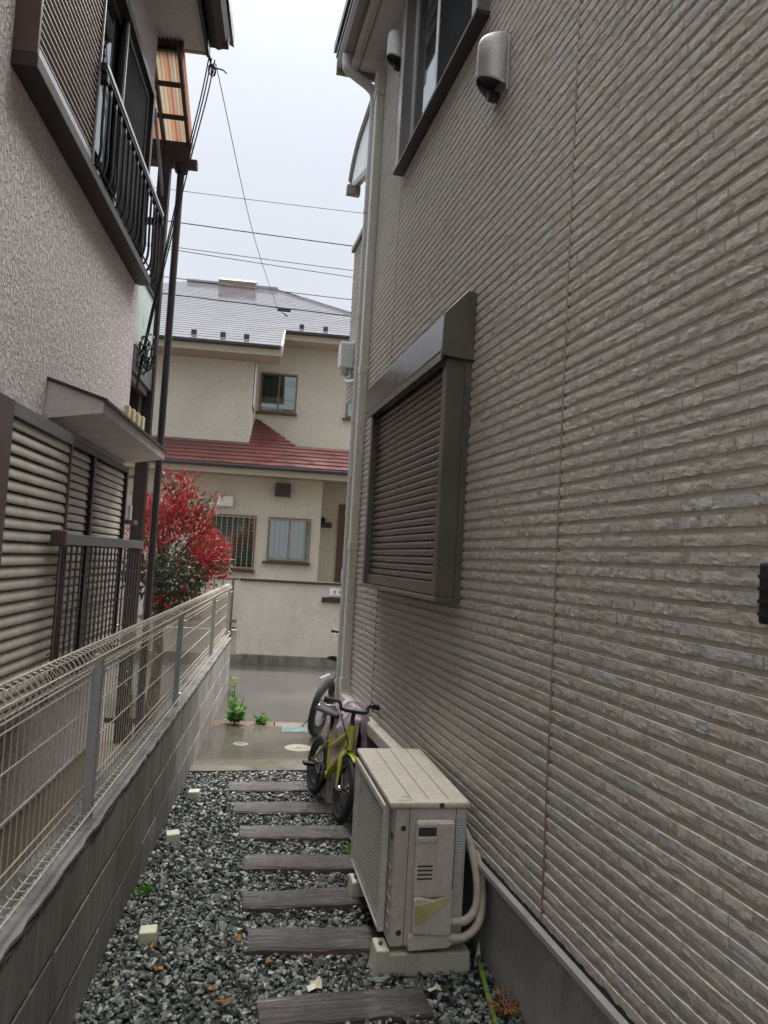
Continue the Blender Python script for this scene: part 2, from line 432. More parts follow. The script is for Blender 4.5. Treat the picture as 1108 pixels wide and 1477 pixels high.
class MB:
    def __init__(s): s.v = []; s.f = []
    def add(s, vs, fs):
        n = len(s.v)
        s.v += [tuple(p) for p in vs]
        s.f += [tuple(i+n for i in q) for q in fs]
        return s
    def box(s, x0, x1, y0, y1, z0, z1):
        x0, x1 = sorted((x0, x1)); y0, y1 = sorted((y0, y1)); z0, z1 = sorted((z0, z1))
        return s.add([(x0, y0, z0), (x1, y0, z0), (x1, y1, z0), (x0, y1, z0), (x0, y0, z1), (x1, y0, z1), (x1, y1, z1), (x0, y1, z1)],
                     [(0, 3, 2, 1), (4, 5, 6, 7), (0, 1, 5, 4), (1, 2, 6, 5), (2, 3, 7, 6), (3, 0, 4, 7)])
    def poly(s, pts): return s.add(pts, [tuple(range(len(pts)))])
    def prism(s, prof, a, b, axis='y'):
        """profile of 2D points swept along an axis from a to b"""
        n = len(prof)
        def p(q, t):
            return {'y': (q[0], t, q[1]), 'x': (t, q[0], q[1]), 'z': (q[0], q[1], t)}[axis]
        vs = [p(q, a) for q in prof] + [p(q, b) for q in prof]
        fs = [tuple(range(n-1, -1, -1)), tuple(range(n, 2*n))]
        fs += [(i, (i+1) % n, n+(i+1) % n, n+i) for i in range(n)]
        return s.add(vs, fs)
    def tube(s, path, r, n=8, closed=False, caps=True):
        P = [Vector(p) for p in path]
        k = len(P)
        rr = r if isinstance(r, (list, tuple)) else [r]*k
        rings = []
        prevx = None
        for i in range(k):
            if closed: d = P[(i+1) % k]-P[i-1]
            else: d = P[min(i+1, k-1)]-P[max(i-1, 0)]
            x, y = frame_of(d)
            if prevx is not None:
                dn = d.normalized()
                x = (prevx - dn*prevx.dot(dn))
                x = x.normalized() if x.length > 1e-6 else frame_of(d)[0]
                y = dn.cross(x) * -1
                y = x.cross(dn)
            prevx = x
            rings.append([P[i]+(x*math.cos(2*math.pi*j/n)+y*math.sin(2*math.pi*j/n))*rr[i] for j in range(n)])
        vs = [q for rg in rings for q in rg]
        fs = []
        for i in range(k if closed else k-1):
            a, c = i*n, ((i+1) % k)*n
            fs += [(a+j, a+(j+1) % n, c+(j+1) % n, c+j) for j in range(n)]
        if caps and not closed:
            fs += [tuple(range(n-1, -1, -1)), tuple(range((k-1)*n, k*n))]
        return s.add(vs, fs)
    def lathe(s, prof, c, axis='z', n=24):
        """profile (r, t) turned about an axis through c"""
        c = Vector(c)
        vs = []
        for (r, t) in prof:
            for j in range(n):
                a = 2*math.pi*j/n
                q = {'z': (r*math.cos(a), r*math.sin(a), t), 'y': (r*math.cos(a), t, r*math.sin(a)), 'x': (t, r*math.cos(a), r*math.sin(a))}[axis]
                vs.append(c+Vector(q))
        k = len(prof)
        fs = [(i*n+j, i*n+(j+1) % n, (i+1)*n+(j+1) % n, (i+1)*n+j) for i in range(k-1) for j in range(n)]
        fs += [tuple(range(n-1, -1, -1)), tuple(range((k-1)*n, k*n))]
        return s.add(vs, fs)
    def grid(s, fn, nu, nv):
        vs = [fn(i/nu, j/nv) for i in range(nu+1) for j in range(nv+1)]
        w = nv+1
        return s.add(vs, [(i*w+j, (i+1)*w+j, (i+1)*w+j+1, i*w+j+1) for i in range(nu) for j in range(nv)])
    def mesh(s, name, mat, smooth=False, off=Vector((0, 0, 0)), fix=True):
        me = bpy.data.meshes.new(name)
        me.from_pydata([(a-off.x, b_-off.y, c-off.z) for a, b_, c in s.v], [], s.f)
        if fix:
            bm = bmesh.new(); bm.from_mesh(me)
            bmesh.ops.recalc_face_normals(bm, faces=bm.faces)
            bm.to_mesh(me); bm.free()
        me.materials.append(MATS[mat])
        if smooth:
            for p in me.polygons: p.use_smooth = True
        return me
    def build(s, name, mat, parent=None, smooth=False, bevel=0, loc=(0, 0, 0), auto=None):
        me = s.mesh(name, mat, smooth, offset(parent))
        o = bpy.data.objects.new(name, me)
        COL.objects.link(o)
        o.parent = parent
        o.location = loc
        if bevel:
            md = o.modifiers.new('bevel', 'BEVEL')
            md.width = bevel; md.segments = 2; md.limit_method = 'ANGLE'; md.angle_limit = rad(35)
        if smooth and auto is not False:
            try: me.set_sharp_from_angle(angle=rad(40))
            except Exception: pass
        return o
def box(name, mat, parent, x0, x1, y0, y1, z0, z1, bevel=0):
    return MB().box(x0, x1, y0, y1, z0, z1).build(name, mat, parent, bevel=bevel)
def arrays_mesh(name, V, F, mat):
    """big meshes from numpy arrays: V (n,3), F (m,k)"""
    me = bpy.data.meshes.new(name)
    k = F.shape[1]
    me.vertices.add(len(V)); me.vertices.foreach_set('co', V.astype(np.float32).ravel())
    me.loops.add(F.size); me.loops.foreach_set('vertex_index', F.astype(np.int32).ravel())
    me.polygons.add(len(F))
    me.polygons.foreach_set('loop_start', np.arange(0, F.size, k, dtype=np.int32))
    me.polygons.foreach_set('loop_total', np.full(len(F), k, dtype=np.int32))
    me.polygons.foreach_set('use_smooth', np.zeros(len(F), dtype=bool))
    me.update(calc_edges=True)
    me.validate()
    me.materials.append(MATS[mat])
    return me
def wall_cells(y0, y1, z0, z1, holes):
    ys = sorted({y0, y1, *[h[0] for h in holes], *[h[1] for h in holes]})
    zs = sorted({z0, z1, *[h[2] for h in holes], *[h[3] for h in holes]})
    out = []
    for a, b_ in zip(ys, ys[1:]):
        for c, d in zip(zs, zs[1:]):
            my, mz = (a+b_)/2, (c+d)/2
            if not any(h[0] < my < h[1] and h[2] < mz < h[3] for h in holes):
                out.append((a, b_, c, d))
    return out
def tube_obj(name, mat, parent, path, r, n=8, smooth=True):
    return MB().tube(path, r, n).build(name, mat, parent, smooth=smooth)
def curve_pts(pts, n=8):
    """Catmull-Rom through points"""
    P = [Vector(p) for p in pts]
    P = [P[0]*2-P[1]] + P + [P[-1]*2-P[-2]]
    out = []
    for i in range(1, len(P)-2):
        a, b_, c, d = P[i-1:i+3]
        for k in range(n):
            t = k/n
            out.append(0.5*((2*b_)+(c-a)*t+(2*a-5*b_+4*c-d)*t*t+(3*b_-a-3*c+d)*t**3))
    out.append(P[-2])
    return out

TH = rad(6.4)                       # the right-hand house stands turned by this much
EX = Vector((math.cos(TH), math.sin(TH), 0)); EY = Vector((-math.sin(TH), math.cos(TH), 0))
def RW(u, w, z): return EX*u + EY*w + Vector((0, 0, z))

# ------------------------------------------------------------------ setting
def sheet(name, mat, pts, z, thick=None):
    mb = MB()
    if thick: mb.prism([(p[0], p[1]) for p in pts], z-thick, z, 'z')
    else: mb.poly([(p[0], p[1], z) for p in pts])
    return tag(mb.build(name, mat), kind='structure')
sheet('ground', 'wet_asphalt', [(-400, -400), (400, -400), (400, 400), (-400, 400)], -0.12)
sheet('gravel_bed', 'gravel_base', [(-0.62, -4), (1.75, -4), (0.75, 5.62), (-0.62, 5.62)], -0.012)
sheet('pad', 'wet_pad', [(-0.61, 5.9), (0.72, 6.06), (0.62, 7.16), (-0.61, 7.06)], 0.014, 0.1)
sheet('pad_edge', 'wet_pad_edge', [(-0.60, 5.58), (0.80, 5.75), (0.73, 6.055), (-0.60, 5.895)], 0.02, 0.12)
sheet('soil_strip', 'soil', [(-0.60, 7.07), (-0.04, 7.12), (-0.05, 7.30), (-0.60, 7.27)], 0.012)
sheet('pad_corner', 'wet_pad_edge', [(-0.035, 7.115), (0.9, 7.185), (0.9, 7.36), (-0.035, 7.31)], 0.010, 0.1)
sheet('road', 'wet_road', [(-30, 7.28), (30, 7.32), (30, 10.62), (-30, 10.40)], 0.002)
sheet('road_gutter', 'wet_asphalt', [(-30, 10.40), (30, 10.62), (30, 11.3), (-30, 11.3)], -0.004)
sheet('side_paving', 'wet_pad', [(0.62, 6.1), (8, 6.9), (8, 7.3), (0.62, 7.28)], 0.006)
sheet('yard', 'yard_soil', [(-6, -4), (-0.72, -4), (-0.72, 9.0), (-6, 9.0)], -0.04)
sheet('garden', 'yard_soil', [(-12, 11.3), (12, 11.3), (12, 22), (-12, 22)], 0.05)

# ------------------------------------------------------------------ right-hand house
H = thing('house', 'two-storey house clad in beige split-stone siding beside the air conditioner', 'house', (2.6, 2.5, 0), TH, frame=True)
UB, W0, W1, Z0, Z1 = 1.155, -2.6, 6.02, 0.4215, 5.56     # backing plane, wall run, siding bottom and top
UPW = (3.31, 4.89, 4.17, 5.42)                           # upstairs window opening
wall = MB()
for a, b_, c, d in wall_cells(W0, W1, 0.415, 5.75, [UPW]): wall.box(UB, UB+0.16, a, b_, c, d)
wallo = wall.build('wall', 'siding_back', H)
mb = MB(); mb.box(UB+0.17, 6.5, W0, W1, 0.42, 4.1); mb.box(UB+1.2, 6.5, W0, W1, 4.1, 5.7)
mb.build('core', 'siding_back', H)
box('foundation', 'foundation_grey', H, 1.19, 6.4, W0, W1-0.02, -0.15, 0.40)
mb = MB(); mb.prism([(1.128, 0.386), (1.128, 0.404), (1.20, 0.412), (1.20, 0.395)], W0, W1)
fl = mb.build('flashing', 'flashing', H)
box('gap_strip', 'dark_gap', fl, 1.150, 1.2, W0, W1, 0.404, 0.424)
JOINTS = [-0.245, 2.355, 4.955]
for j in JOINTS: box('panel_joint', 'siding_joint', H, 1.1470, 1.158, j-0.0055, j+0.0055, 0.4215, 5.55)
# the split stones
NX, NY, HB, PZ = 8, 4, 0.0295, 0.0431
def stone_arrays(L, y0, z0, seed):
    """vertices (N, (NX+2)*(NY+2), 3) of split stones, outer ring lies on the backing"""
    r = np.random.default_rng(seed)
    N = len(L)
    ys = np.concatenate([[0], np.linspace(0, 1, NX), [1]])
    zs = np.concatenate([[0], np.linspace(0, 1, NY), [1]])
    Y = np.broadcast_to(ys[None, :, None], (N, NX+2, NY+2)).copy()
    Z = np.broadcast_to(zs[None, None, :], (N, NX+2, NY+2)).copy()
    base = r.uniform(0.0082, 0.0096, N)[:, None, None]
    nz = r.normal(0, 1, (N, NX, NY))
    nz = nz + 0.8*(np.roll(nz, 1, 1)) + 0.5*np.roll(nz, 1, 2)
    low = np.linspace(1, 0, NY)[None, None, :]
    chipc = r.uniform(0, 1, (N, 1, 1)); chipw = r.uniform(0.12, 0.35, (N, 1, 1))
    chip = np.exp(-((np.linspace(0, 1, NX)[None, :, None]-chipc)/chipw)**2)*r.uniform(0, 0.0042, (N, 1, 1))*(r.uniform(0, 1, (N, 1, 1)) < 0.75)*low**1.2
    tilt = r.normal(0, 0.0005, (N, 1, 1))*np.linspace(-1, 1, NX)[None, :, None]
    P = base*(1-0.20*low**2) + nz*0.00052*(0.35+0.65*low) - chip*0.75 + tilt
    P = np.clip(P, 0.0012, 0.011)
    P[:, :, -1] = base[:, :, 0] + nz[:, :, -1]*0.0005 + tilt[:, :, 0]
    full = np.zeros((N, NX+2, NY+2))
    full[:, 1:-1, 1:-1] = P
    Zj = Z*HB
    Zj[:, 1:-1, 1] += np.abs(r.normal(0, 1, (N, NX)))*0.0022
    Zj[:, 1:-1, 2:-2] += r.normal(0, 0.0013, (N, NX, NY-2))
    Yj = Y*(L[:, None, None]-0.0016)
    Yj[:, 2:-2, 2:-2] += r.normal(0, 0.0012, (N, NX-2, NY-2))
    V = np.stack([-full, Yj + y0[:, None, None], Zj + z0[:, None, None]], -1)
    return V.reshape(N, -1, 3)
Wd = NY+2
QF = np.array([(i*Wd+j, i*Wd+j+1, (i+1)*Wd+j+1, (i+1)*Wd+j) for i in range(NX+1) for j in range(NY+1)])
SHW = (3.315, 4.965, 1.385, 2.79)
masks = [UPW, SHW]
L_, Y_, Z_ = [], [], []
k = 0
while True:
    z = Z0+k*PZ
    if z+HB > Z1: break
    edges = sorted([-0.3, W1] + [j for j in JOINTS if -0.3 < j])
    for a, b_ in zip(edges, edges[1:]):
        a2 = a+(0.0055 if a in JOINTS else 0); b2 = b_-(0.0055 if b_ in JOINTS else 0)
        y = a2
        while y < b2-0.001:
            l = random.choice((0.075, 0.1, 0.115, 0.13, 0.15))*random.uniform(0.9, 1.12)
            if b2-(y+l) < 0.05: l = b2-y
            if not any(h[0]-0.01 < y+l and y < h[1]+0.01 and h[2]-0.01 < z+HB and z < h[3]+0.01 for h in masks):
                L_.append(l); Y_.append(y); Z_.append(z)
            elif any(h[0] < y < h[1] and h[2]-0.01 < z+HB and z < h[3]+0.01 for h in masks):
                pass
            else:                                   # cut stones next to an opening
                for h in masks:
                    if h[2]-0.01 < z+HB and z < h[3]+0.01:
                        if y < h[0] < y+l and h[0]-y > 0.012: L_.append(h[0]-y); Y_.append(y); Z_.append(z)
            # stone that starts inside an opening and comes out on the far side
            for h in masks:
                if h[2]-0.01 < z+HB and z < h[3]+0.01 and h[0] < y < h[1] < y+l and y+l-h[1] > 0.012:
                    L_.append(y+l-h[1]); Y_.append(h[1]); Z_.append(z)
            y += l
    k += 1
L_, Y_, Z_ = map(np.array, (L_, Y_, Z_))
# the 300 that show largest from where the photograph was taken are objects of their own
ctr = np.outer(np.full(len(L_), 1.147), EX) + np.outer(Y_+L_/2, EY); ctr[:, 2] = Z_+HB/2
rel = ctr-np.array(EYE)
dep = rel@np.array(fw); px = 554+1109*(rel@np.array(rt2))/dep; py = 738.5-1109*(rel@np.array(up2))/dep
size = L_/dep**2*1.15/np.linalg.norm(rel, axis=1)
vis = (px > 0) & (px < 1100) & (py > 5) & (py < 1470) & (dep > 0.2)
order = np.argsort(-(size*vis))
big = np.zeros(len(L_), bool); big[order[:300]] = True
VV = stone_arrays(L_[~big], Y_[~big], Z_[~big], 3)
N = len(VV)
VV[:, :, 0] += UB+0.0008
FF = (np.arange(N)[:, None, None]*VV.shape[1] + QF[None]).reshape(-1, 4)
o = place('stone_cladding', arrays_mesh('stone_cladding', VV.reshape(-1, 3)-np.array(offset(H)), FF, 'siding_stone'), wallo, loc=offset(H))
o['kind'] = 'stuff'
variants = []
for q in range(14):
    v = stone_arrays(np.array([0.12]), np.array([0.0]), np.array([0.0]), 100+q)[0]
    v[:, 1] /= 0.12
    variants.append(arrays_mesh('stone', v, QF, 'siding_stone'))
for i in np.nonzero(big)[0]:
    place('stone', random.choice(variants), wallo, (UB+0.0008, Y_[i], Z_[i]), scale=(1, L_[i], 1))

# upstairs window
wf = MB()
for a, b_, c, d in ((3.31, 3.385, 4.17, 5.42), (4.80, 4.89, 4.17, 5.42), (3.385, 4.80, 5.36, 5.42)): wf.box(1.085, 1.25, a, b_, c, d)
wf.box(1.105, 1.24, 3.385, 4.80, 4.17, 4.225)
up_w = wf.build('window', 'window_bronze', H, bevel=0.004)
box('sill', 'dark_brown_metal', up_w, 1.075, 1.16, 3.29, 4.90, 4.145, 4.168, 0.003)
mb = MB()
for a, b_, uu in ((3.385, 4.16, 1.125), (4.12, 4.80, 1.15)):
    mb.box(uu, uu+0.022, a, a+0.045, 4.225, 5.36); mb.box(uu, uu+0.022, b_-0.045, b_, 4.225, 5.36)
    mb.box(uu+0.001, uu+0.021, a+0.045, b_-0.045, 4.225, 4.275); mb.box(uu+0.001, uu+0.021, a+0.045, b_-0.045, 5.32, 5.36)
mb.build('sash', 'pale_alu', up_w, bevel=0.002)
box('screen', 'screen_dark', up_w, 1.133, 1.138, 3.43, 4.115, 4.275, 5.32)
box('pane', 'glass', up_w, 1.159, 1.163, 4.165, 4.755, 4.275, 5.32)
mb = MB(); mb.grid(lambda s, t: (1.215+0.012*math.sin(s*46), 4.10+0.70*s, 4.20+1.16*t), 60, 2)
mb.build('curtain', 'curtain_pale', up_w, smooth=True)
box('unlit_room_sheet', 'room_dark', up_w, 1.235, 1.25, 3.3, 4.9, 4.18, 5.4)  # dark sheet behind the window, its colour standing in for the unlit room

# roller-shutter window
sh = MB()
sh.prism([(1.150, 1.405), (1.040, 1.405), (1.032, 1.42), (1.032, 2.50), (1.150, 2.50)], 3.315, 3.375)
shut = sh.build('shutter', 'shutter_frame', H, bevel=0.003)
MB().prism([(1.150, 1.405), (1.055, 1.405), (1.050, 1.42), (1.050, 2.50), (1.150, 2.50)], 3.376, 3.40).build('guide', 'shutter_frame', shut, bevel=0.003)
box('flange', 'shutter_frame', shut, 1.118, 1.155, 3.300, 3.3145, 1.39, 2.775)
box('jamb', 'shutter_frame', shut, 1.040, 1.15, 4.915, 4.965, 1.405, 2.50, 0.003)
mb = MB(); mb.prism([(1.152, 2.80), (1.105, 2.80), (1.005, 2.69), (1.000, 2.53), (1.012, 2.505), (1.152, 2.495)], 3.296, 4.985)
bx = mb.build('shutter_box', 'shutter_box', shut, bevel=0.003)
mb = MB(); mb.prism([(1.150, 2.806), (1.103, 2.806), (0.999, 2.693), (0.994, 2.50), (1.150, 2.488)], 3.280, 3.2955)
mb.build('end_plate', 'shutter_frame', bx, bevel=0.003)
box('lip', 'shutter_frame', bx, 0.996, 1.004, 3.297, 4.985, 2.478, 2.512)
box('sill', 'shutter_frame', shut, 1.028, 1.152, 3.30, 4.97, 1.385, 1.404, 0.003)
box('bottom_bar', 'shutter_frame', shut, 1.060, 1.085, 3.40, 4.915, 1.408, 1.468, 0.004)
box('backing', 'dark_gap', shut, 1.098, 1.15, 3.40, 4.915, 1.468, 2.50)
mb = MB()
pf = [(1.094, 0.0), (1.084, 0.0005), (1.077, 0.007), (1.0745, 0.018), (1.077, 0.030), (1.084, 0.0370), (1.094, 0.0378)]
mb.prism([(a-1.08, c) for a, c in pf], -0.757, 0.757)
slat = mb.mesh('slat', 'shutter_brown', True)
try: slat.set_sharp_from_angle(angle=rad(50))
except Exception: pass
nsl = 26
for i in range(nsl): place('slat', slat, shut, (1.08, 4.1575, 1.470+i*(2.497-1.470)/nsl))
box('latch', 'shutter_frame', shut, 1.10, 1.152, 5.0, 5.03, 2.16, 2.26, 0.004)

# vent hoods
def vent(w, z):
    a, bb, uw = 0.078, 0.118, 1.148
    mb = MB()
    def fn(s, t):
        ph = math.pi*s
        zt, zb = z+0.275, z+0.02+0.055*math.sin(ph)
        v = min(1, t/0.5); sc = math.sqrt(max(0, 1-(1-v)**2)) if t < 0.5 else 1.0
        prof = 0.10+0.90*sc
        zz = zt-(zt-zb)*t if t > 0.5 else zt-(zt-zb)*0.5*(1-math.sqrt(max(0, 1-v*v)))*1.0-(zt-zb)*0.0
        if t > 0.5: zz = zt-(zt-zb)*(0.5+(t-0.5))
        return (uw-0.006-bb*math.sin(ph)*prof, w-a*math.cos(ph)*(0.55+0.45*sc), zz)
    mb.grid(fn, 20, 16)
    o = mb.build('vent_hood', 'vent_metal', H, smooth=True, auto=False)
    md = o.modifiers.new('thick', 'SOLIDIFY'); md.thickness = 0.002
    mb = MB()
    pr = [(w-a-0.008, z), (w+a+0.008, z), (w+a+0.008, z+0.22)]
    pr += [(w+(a+0.008)*math.cos(t), z+0.22+(a*0.95)*math.sin(t)) for t in [math.pi*i/10 for i in range(1, 10)]] + [(w-a-0.008, z+0.22)]
    mb.prism(pr, 1.132, 1.152, 'x'); mb.build('back_plate', 'vent_metal', o, bevel=0.003)
    mb = MB(); mb.prism([(uw-0.004-bb*0.96*math.sin(math.pi*i/12), w-a*0.95*math.cos(math.pi*i/12)) for i in range(13)], z+0.085, z+0.09, 'z')
    mb.build('louvre', 'black_plastic', o)
    mb = MB(); mb.box(1.08, 1.13, w-0.012, w+0.012, z-0.012, z+0.03); mb.build('drip_tab', 'black_plastic', o, bevel=0.003)
vent(3.075, 3.60)
vent(5.09, 5.02)

# eaves, gutter, downpipe, duct
mb = MB(); mb.box(0.935, 1.155, W0, 6.0, 5.555, 5.575); mb.box(0.90, 0.934, W0, 6.0, 5.53, 5.72)
ev = mb.build('eaves', 'soffit', H, bevel=0.002)
mb = MB(); mb.prism([(0.898, 5.61), (0.898, 5.545), (0.865, 5.525), (0.82, 5.53), (0.795, 5.57), (0.795, 5.63), (0.802, 5.63), (0.803, 5.575), (0.825, 5.54), (0.862, 5.536), (0.89, 5.552), (0.89, 5.61)], W0, 5.99)
mb.build('gutter', 'gutter_brown', ev)
box('gutter_lip', 'far_gutter', ev, 0.786, 0.794, W0, 5.99, 5.615, 5.64)
box('fascia_strip', 'gutter_brown', ev, 0.972, 0.985, W0, 5.99, 5.548, 5.5545)
mb = MB(); mb.box(0.80, 1.16, 6.001, 6.03, 5.50, 5.70); mb.build('barge_board', 'gutter_brown', ev)
mb = MB(); mb.prism([(0.78, 5.725), (7.5, 8.2), (7.5, 8.3), (0.78, 5.80)], W0, 6.1); mb.build('roof', 'far_gutter', H)
pp = curve_pts([(0.85, 5.80, 5.54), (0.85, 5.80, 5.46), (0.875, 5.80, 5.405), (1.06, 5.85, 5.33), (1.10, 5.86, 5.26), (1.105, 5.86, 5.15)], 6)
dp = MB().tube(pp+[Vector((1.105, 5.86, 3.0)), Vector((1.105, 5.86, -0.03))], 0.037, 14).build('downpipe', 'pipe_grey', H, smooth=True)
for z in (5.18, 4.3, 3.45, 2.62, 1.9, 1.12): MB().lathe([(0.0405, z), (0.0405, z+0.035)], (1.105, 5.86, 0), n=14).build('pipe_collar', 'pipe_grey', dp, smooth=True)
mb = MB(); mb.box(1.088, 1.152, 5.705, 5.785, 0.56, 5.22)
du = mb.build('pipe_duct', 'duct_beige', H, bevel=0.01)
box('duct_cap', 'duct_beige', du, 1.078, 1.153, 5.69, 5.80, 5.20, 5.40, 0.012)
for z in (2.98, 1.62, 0.60): box('duct_joiner', 'duct_beige', du, 1.083, 1.1525, 5.70, 5.79, z, z+0.07, 0.006)
mb = MB()
pr = curve_pts([(5.745, 0.62), (5.74, 0.56), (5.70, 0.515), (5.63, 0.50)] and [(0, 5.745, 0.64), (0, 5.74, 0.575), (0, 5.71, 0.525), (0, 5.64, 0.505), (0, 5.3, 0.50)], 6)
def sweep_rect(path, hw, u0, u1):
    m2 = MB(); n = len(path); vs = []
    for i, p in enumerate(path):
        d = (path[min(i+1, n-1)]-path[max(i-1, 0)]).normalized(); nn = Vector((0, -d.z, d.y))
        for u, s in ((u0, hw), (u1, hw), (u1, -hw), (u0, -hw)):
            q = p+nn*s; vs.append((u, q.y, q.z))
    fs = [(i*4+j, i*4+(j+1) % 4, i*4+4+(j+1) % 4, i*4+4+j) for i in range(n-1) for j in range(4)] + [(3, 2, 1, 0), (4*n-4, 4*n-3, 4*n-2, 4*n-1)]
    m2.add(vs, fs); return m2
sweep_rect(pr, 0.0445, 1.085, 1.1525).build('duct_elbow', 'duct_beige', du, bevel=0.008)
box('duct_run', 'duct_beige', du, 1.088, 1.152, 3.55, 5.30, 0.46, 0.54, 0.01)

# balcony flank past the corner, its roof and the meter
mb = MB(); mb.box(1.155, 2.6, 6.021, 6.64, 2.95, 4.30)
ba = mb.build('balcony', 'siding_back', H)
r2 = [(L, y, z) for z in np.arange(2.955, 4.27, PZ) for (y, L) in ((6.03, 0.13), (6.16, 0.105), (6.265, 0.14), (6.405, 0.115), (6.52, 0.12))]
VV = stone_arrays(np.array([a[0] for a in r2]), np.array([a[1] for a in r2]), np.array([a[2] for a in r2]), 9)
VV[:, :, 0] += UB+0.0005
FF = (np.arange(len(r2))[:, None, None]*VV.shape[1] + QF[None]).reshape(-1, 4)
o = place('stone_cladding', arrays_mesh('stone_cladding', VV.reshape(-1, 3)-np.array(offset(H)), FF, 'siding_stone'), ba, loc=offset(H)); o['kind'] = 'stuff'
box('cap', 'gutter_brown', ba, 1.125, 2.6, 6.021, 6.67, 4.30, 4.345, 0.004)
box('soffit', 'soffit', ba, 1.15, 2.6, 6.021, 6.65, 2.93, 2.949)
cv = curve_pts([(1.2, 6.25, 5.62), (1.2, 6.6, 5.60), (1.2, 7.0, 5.56), (1.2, 7.25, 5.46), (1.2, 7.40, 5.33)], 6)
cr_ = MB().tube(cv, 0.03, 6).build('balcony_roof', 'gutter_brown', H)
MB().tube([p+Vector((1.3, 0, 0)) for p in cv], 0.03, 6).build('rafter', 'gutter_brown', cr_)
mb = MB(); mb.grid(lambda s, t: tuple(cv[int(round(s*(len(cv)-1)))]+Vector((1.3*t, 0, 0.02))), len(cv)-1, 2); mb.build('roof_sheet', 'frosted', cr_, smooth=True)
mb = MB(); mb.prism([(p.y, p.z-0.02) for p in cv]+[(7.34, 5.23), (6.25, 4.96)], 1.205, 1.213, 'x'); mb.build('side_panel', 'curtain_white', cr_)
mb = MB(); mb.prism([(7.42, 5.36), (7.44, 5.24), (6.25, 4.90), (6.25, 4.97), (7.34, 5.26)], 1.19, 1.24, 'x'); mb.build('beam', 'gutter_brown', cr_)
box('gutter_end', 'gutter_brown', cr_, 1.12, 1.25, 7.10, 7.17, 5.06, 5.15, 0.004)
box('roof_post', 'gutter_brown', cr_, 1.20, 1.24, 6.28, 6.32, 4.34, 5.6)
box('roof_post', 'gutter_brown', cr_, 1.20, 1.24, 6.50, 6.54, 4.34, 5.6)
me_ = box('meter_box', 'white_plastic', H, 1.035, 1.15, 6.36, 6.50, 3.18, 3.40, 0.012)
tube_obj('conduit', 'pipe_grey', me_, curve_pts([(1.09, 6.43, 3.18), (1.09, 6.42, 3.12), (1.10, 6.36, 3.06), (1.11, 6.2, 3.02), (1.12, 6.05, 3.0)], 5), 0.02, 8)
MB().lathe([(0.04, 3.13), (0.04, 3.18)], (1.09, 6.43, 0), n=14).build('meter_ring', 'pipe_grey', me_, smooth=True)
wb = MB().box(1.10, 1.148, 1.10, 1.345, 1.468, 1.592).build('wall_box', 'black_plastic', H, bevel=0.006)
for i in range(4): box('rib', 'black_plastic', wb, 1.096, 1.0995, 1.11, 1.341, 1.485+i*0.025, 1.492+i*0.025)

# ------------------------------------------------------------------ left-hand house
G = thing('house', 'pink stucco house with brown louvred shutters behind the mesh fence', 'house', (-2.6, 3.0, 0), 0, frame=True)
LX = -1.25
UL = (4.06, 5.70, 3.56, 4.93); LL = (4.11, 5.84-0.03, 0.86, 2.13)
wl = MB()
for a, b_, c, d in wall_cells(-2.6, 5.82, 0.21, 5.46, [UL, LL]): wl.box(LX-0.16, LX, a, b_, c, d)
wlo = wl.build('wall', 'stucco_pink', G)
mb = MB(); mb.box(-5.2, LX-0.75, -2.6, 5.81, 0.2, 5.4); mb.box(LX-0.75, LX-0.161, -2.6, 4.0, 0.2, 5.4); mb.build('core', 'hood_stucco', G)
mb = MB(); mb.box(-5.2, LX-0.161, 5.72, 5.82, 0.21, 5.40); mb.build('end_wall', 'stucco_pink', G)
box('foundation', 'left_base', G, -5.2, LX-0.012, -2.6, 5.80, -0.2, 0.208)
# upstairs window with its shutter case
fr_ = MB()
fr_.box(-1.33, -1.205, 5.64, 5.70, 3.56, 4.93); fr_.box(-1.33, -1.205, 4.06, 5.64, 4.87, 4.93); fr_.box(-1.33, -1.205, 4.06, 5.64, 3.56, 3.60)
uw = fr_.build('window', 'dark_brown_metal', G, bevel=0.003)
mb = MB()
for a, b_, xx in ((4.06, 4.92, -1.262), (4.84, 5.64, -1.235)):
    mb.box(xx-0.02, xx, a, a+0.05, 3.60, 4.87); mb.box(xx-0.02, xx, b_-0.05, b_, 3.60, 4.87)
    mb.box(xx-0.019, xx-0.001, a+0.05, b_-0.05, 3.60, 3.66); mb.box(xx-0.019, xx-0.001, a+0.05, b_-0.05, 4.82, 4.87)
mb.build('sash', 'dark_brown_metal', uw, bevel=0.002)
box('pane', 'glass', uw, -1.276, -1.272, 4.11, 4.87, 3.66, 4.82)
box('screen', 'screen_dark', uw, -1.247, -1.243, 4.89, 5.59, 3.66, 4.82)
box('meeting_stile', 'pale_alu', uw, -1.234, -1.222, 4.845, 4.865, 3.60, 4.87)
mb = MB(); mb.grid(lambda s, t: (-1.305+0.010*math.sin(s*90), 4.06+0.80*s, 3.58+1.3*t), 90, 2); mb.build('curtain', 'curtain_pale', uw, smooth=True)
box('room', 'room_dark', uw, -1.43, -1.415, 4.02, 5.70, 3.5, 4.95)
box('sill', 'dark_brown_metal', uw, LX-0.02, -1.145, 3.165, 5.72, 3.475, 3.533, 0.004)
sc = MB()
sc.box(LX-0.01, -1.150, 3.165, 3.19, 3.534, 4.96); sc.box(LX-0.01, -1.150, 4.03, 4.058, 3.534, 4.96); sc.box(LX-0.01, -1.150, 3.19, 4.03, 4.93, 4.96)
sco = sc.build('shutter_case', 'brown_panel', G, bevel=0.003)
box('case_back', 'dark_brown_metal', sco, LX-0.005, -1.172, 3.19, 4.03, 3.534, 4.93)
box('case_strip', 'pale_alu', sco, -1.171, -1.152, 3.19, 4.03, 3.536, 3.572)
box('edge_bead', 'pale_alu', sco, -1.149, -1.143, 4.034, 4.046, 3.54, 4.96)
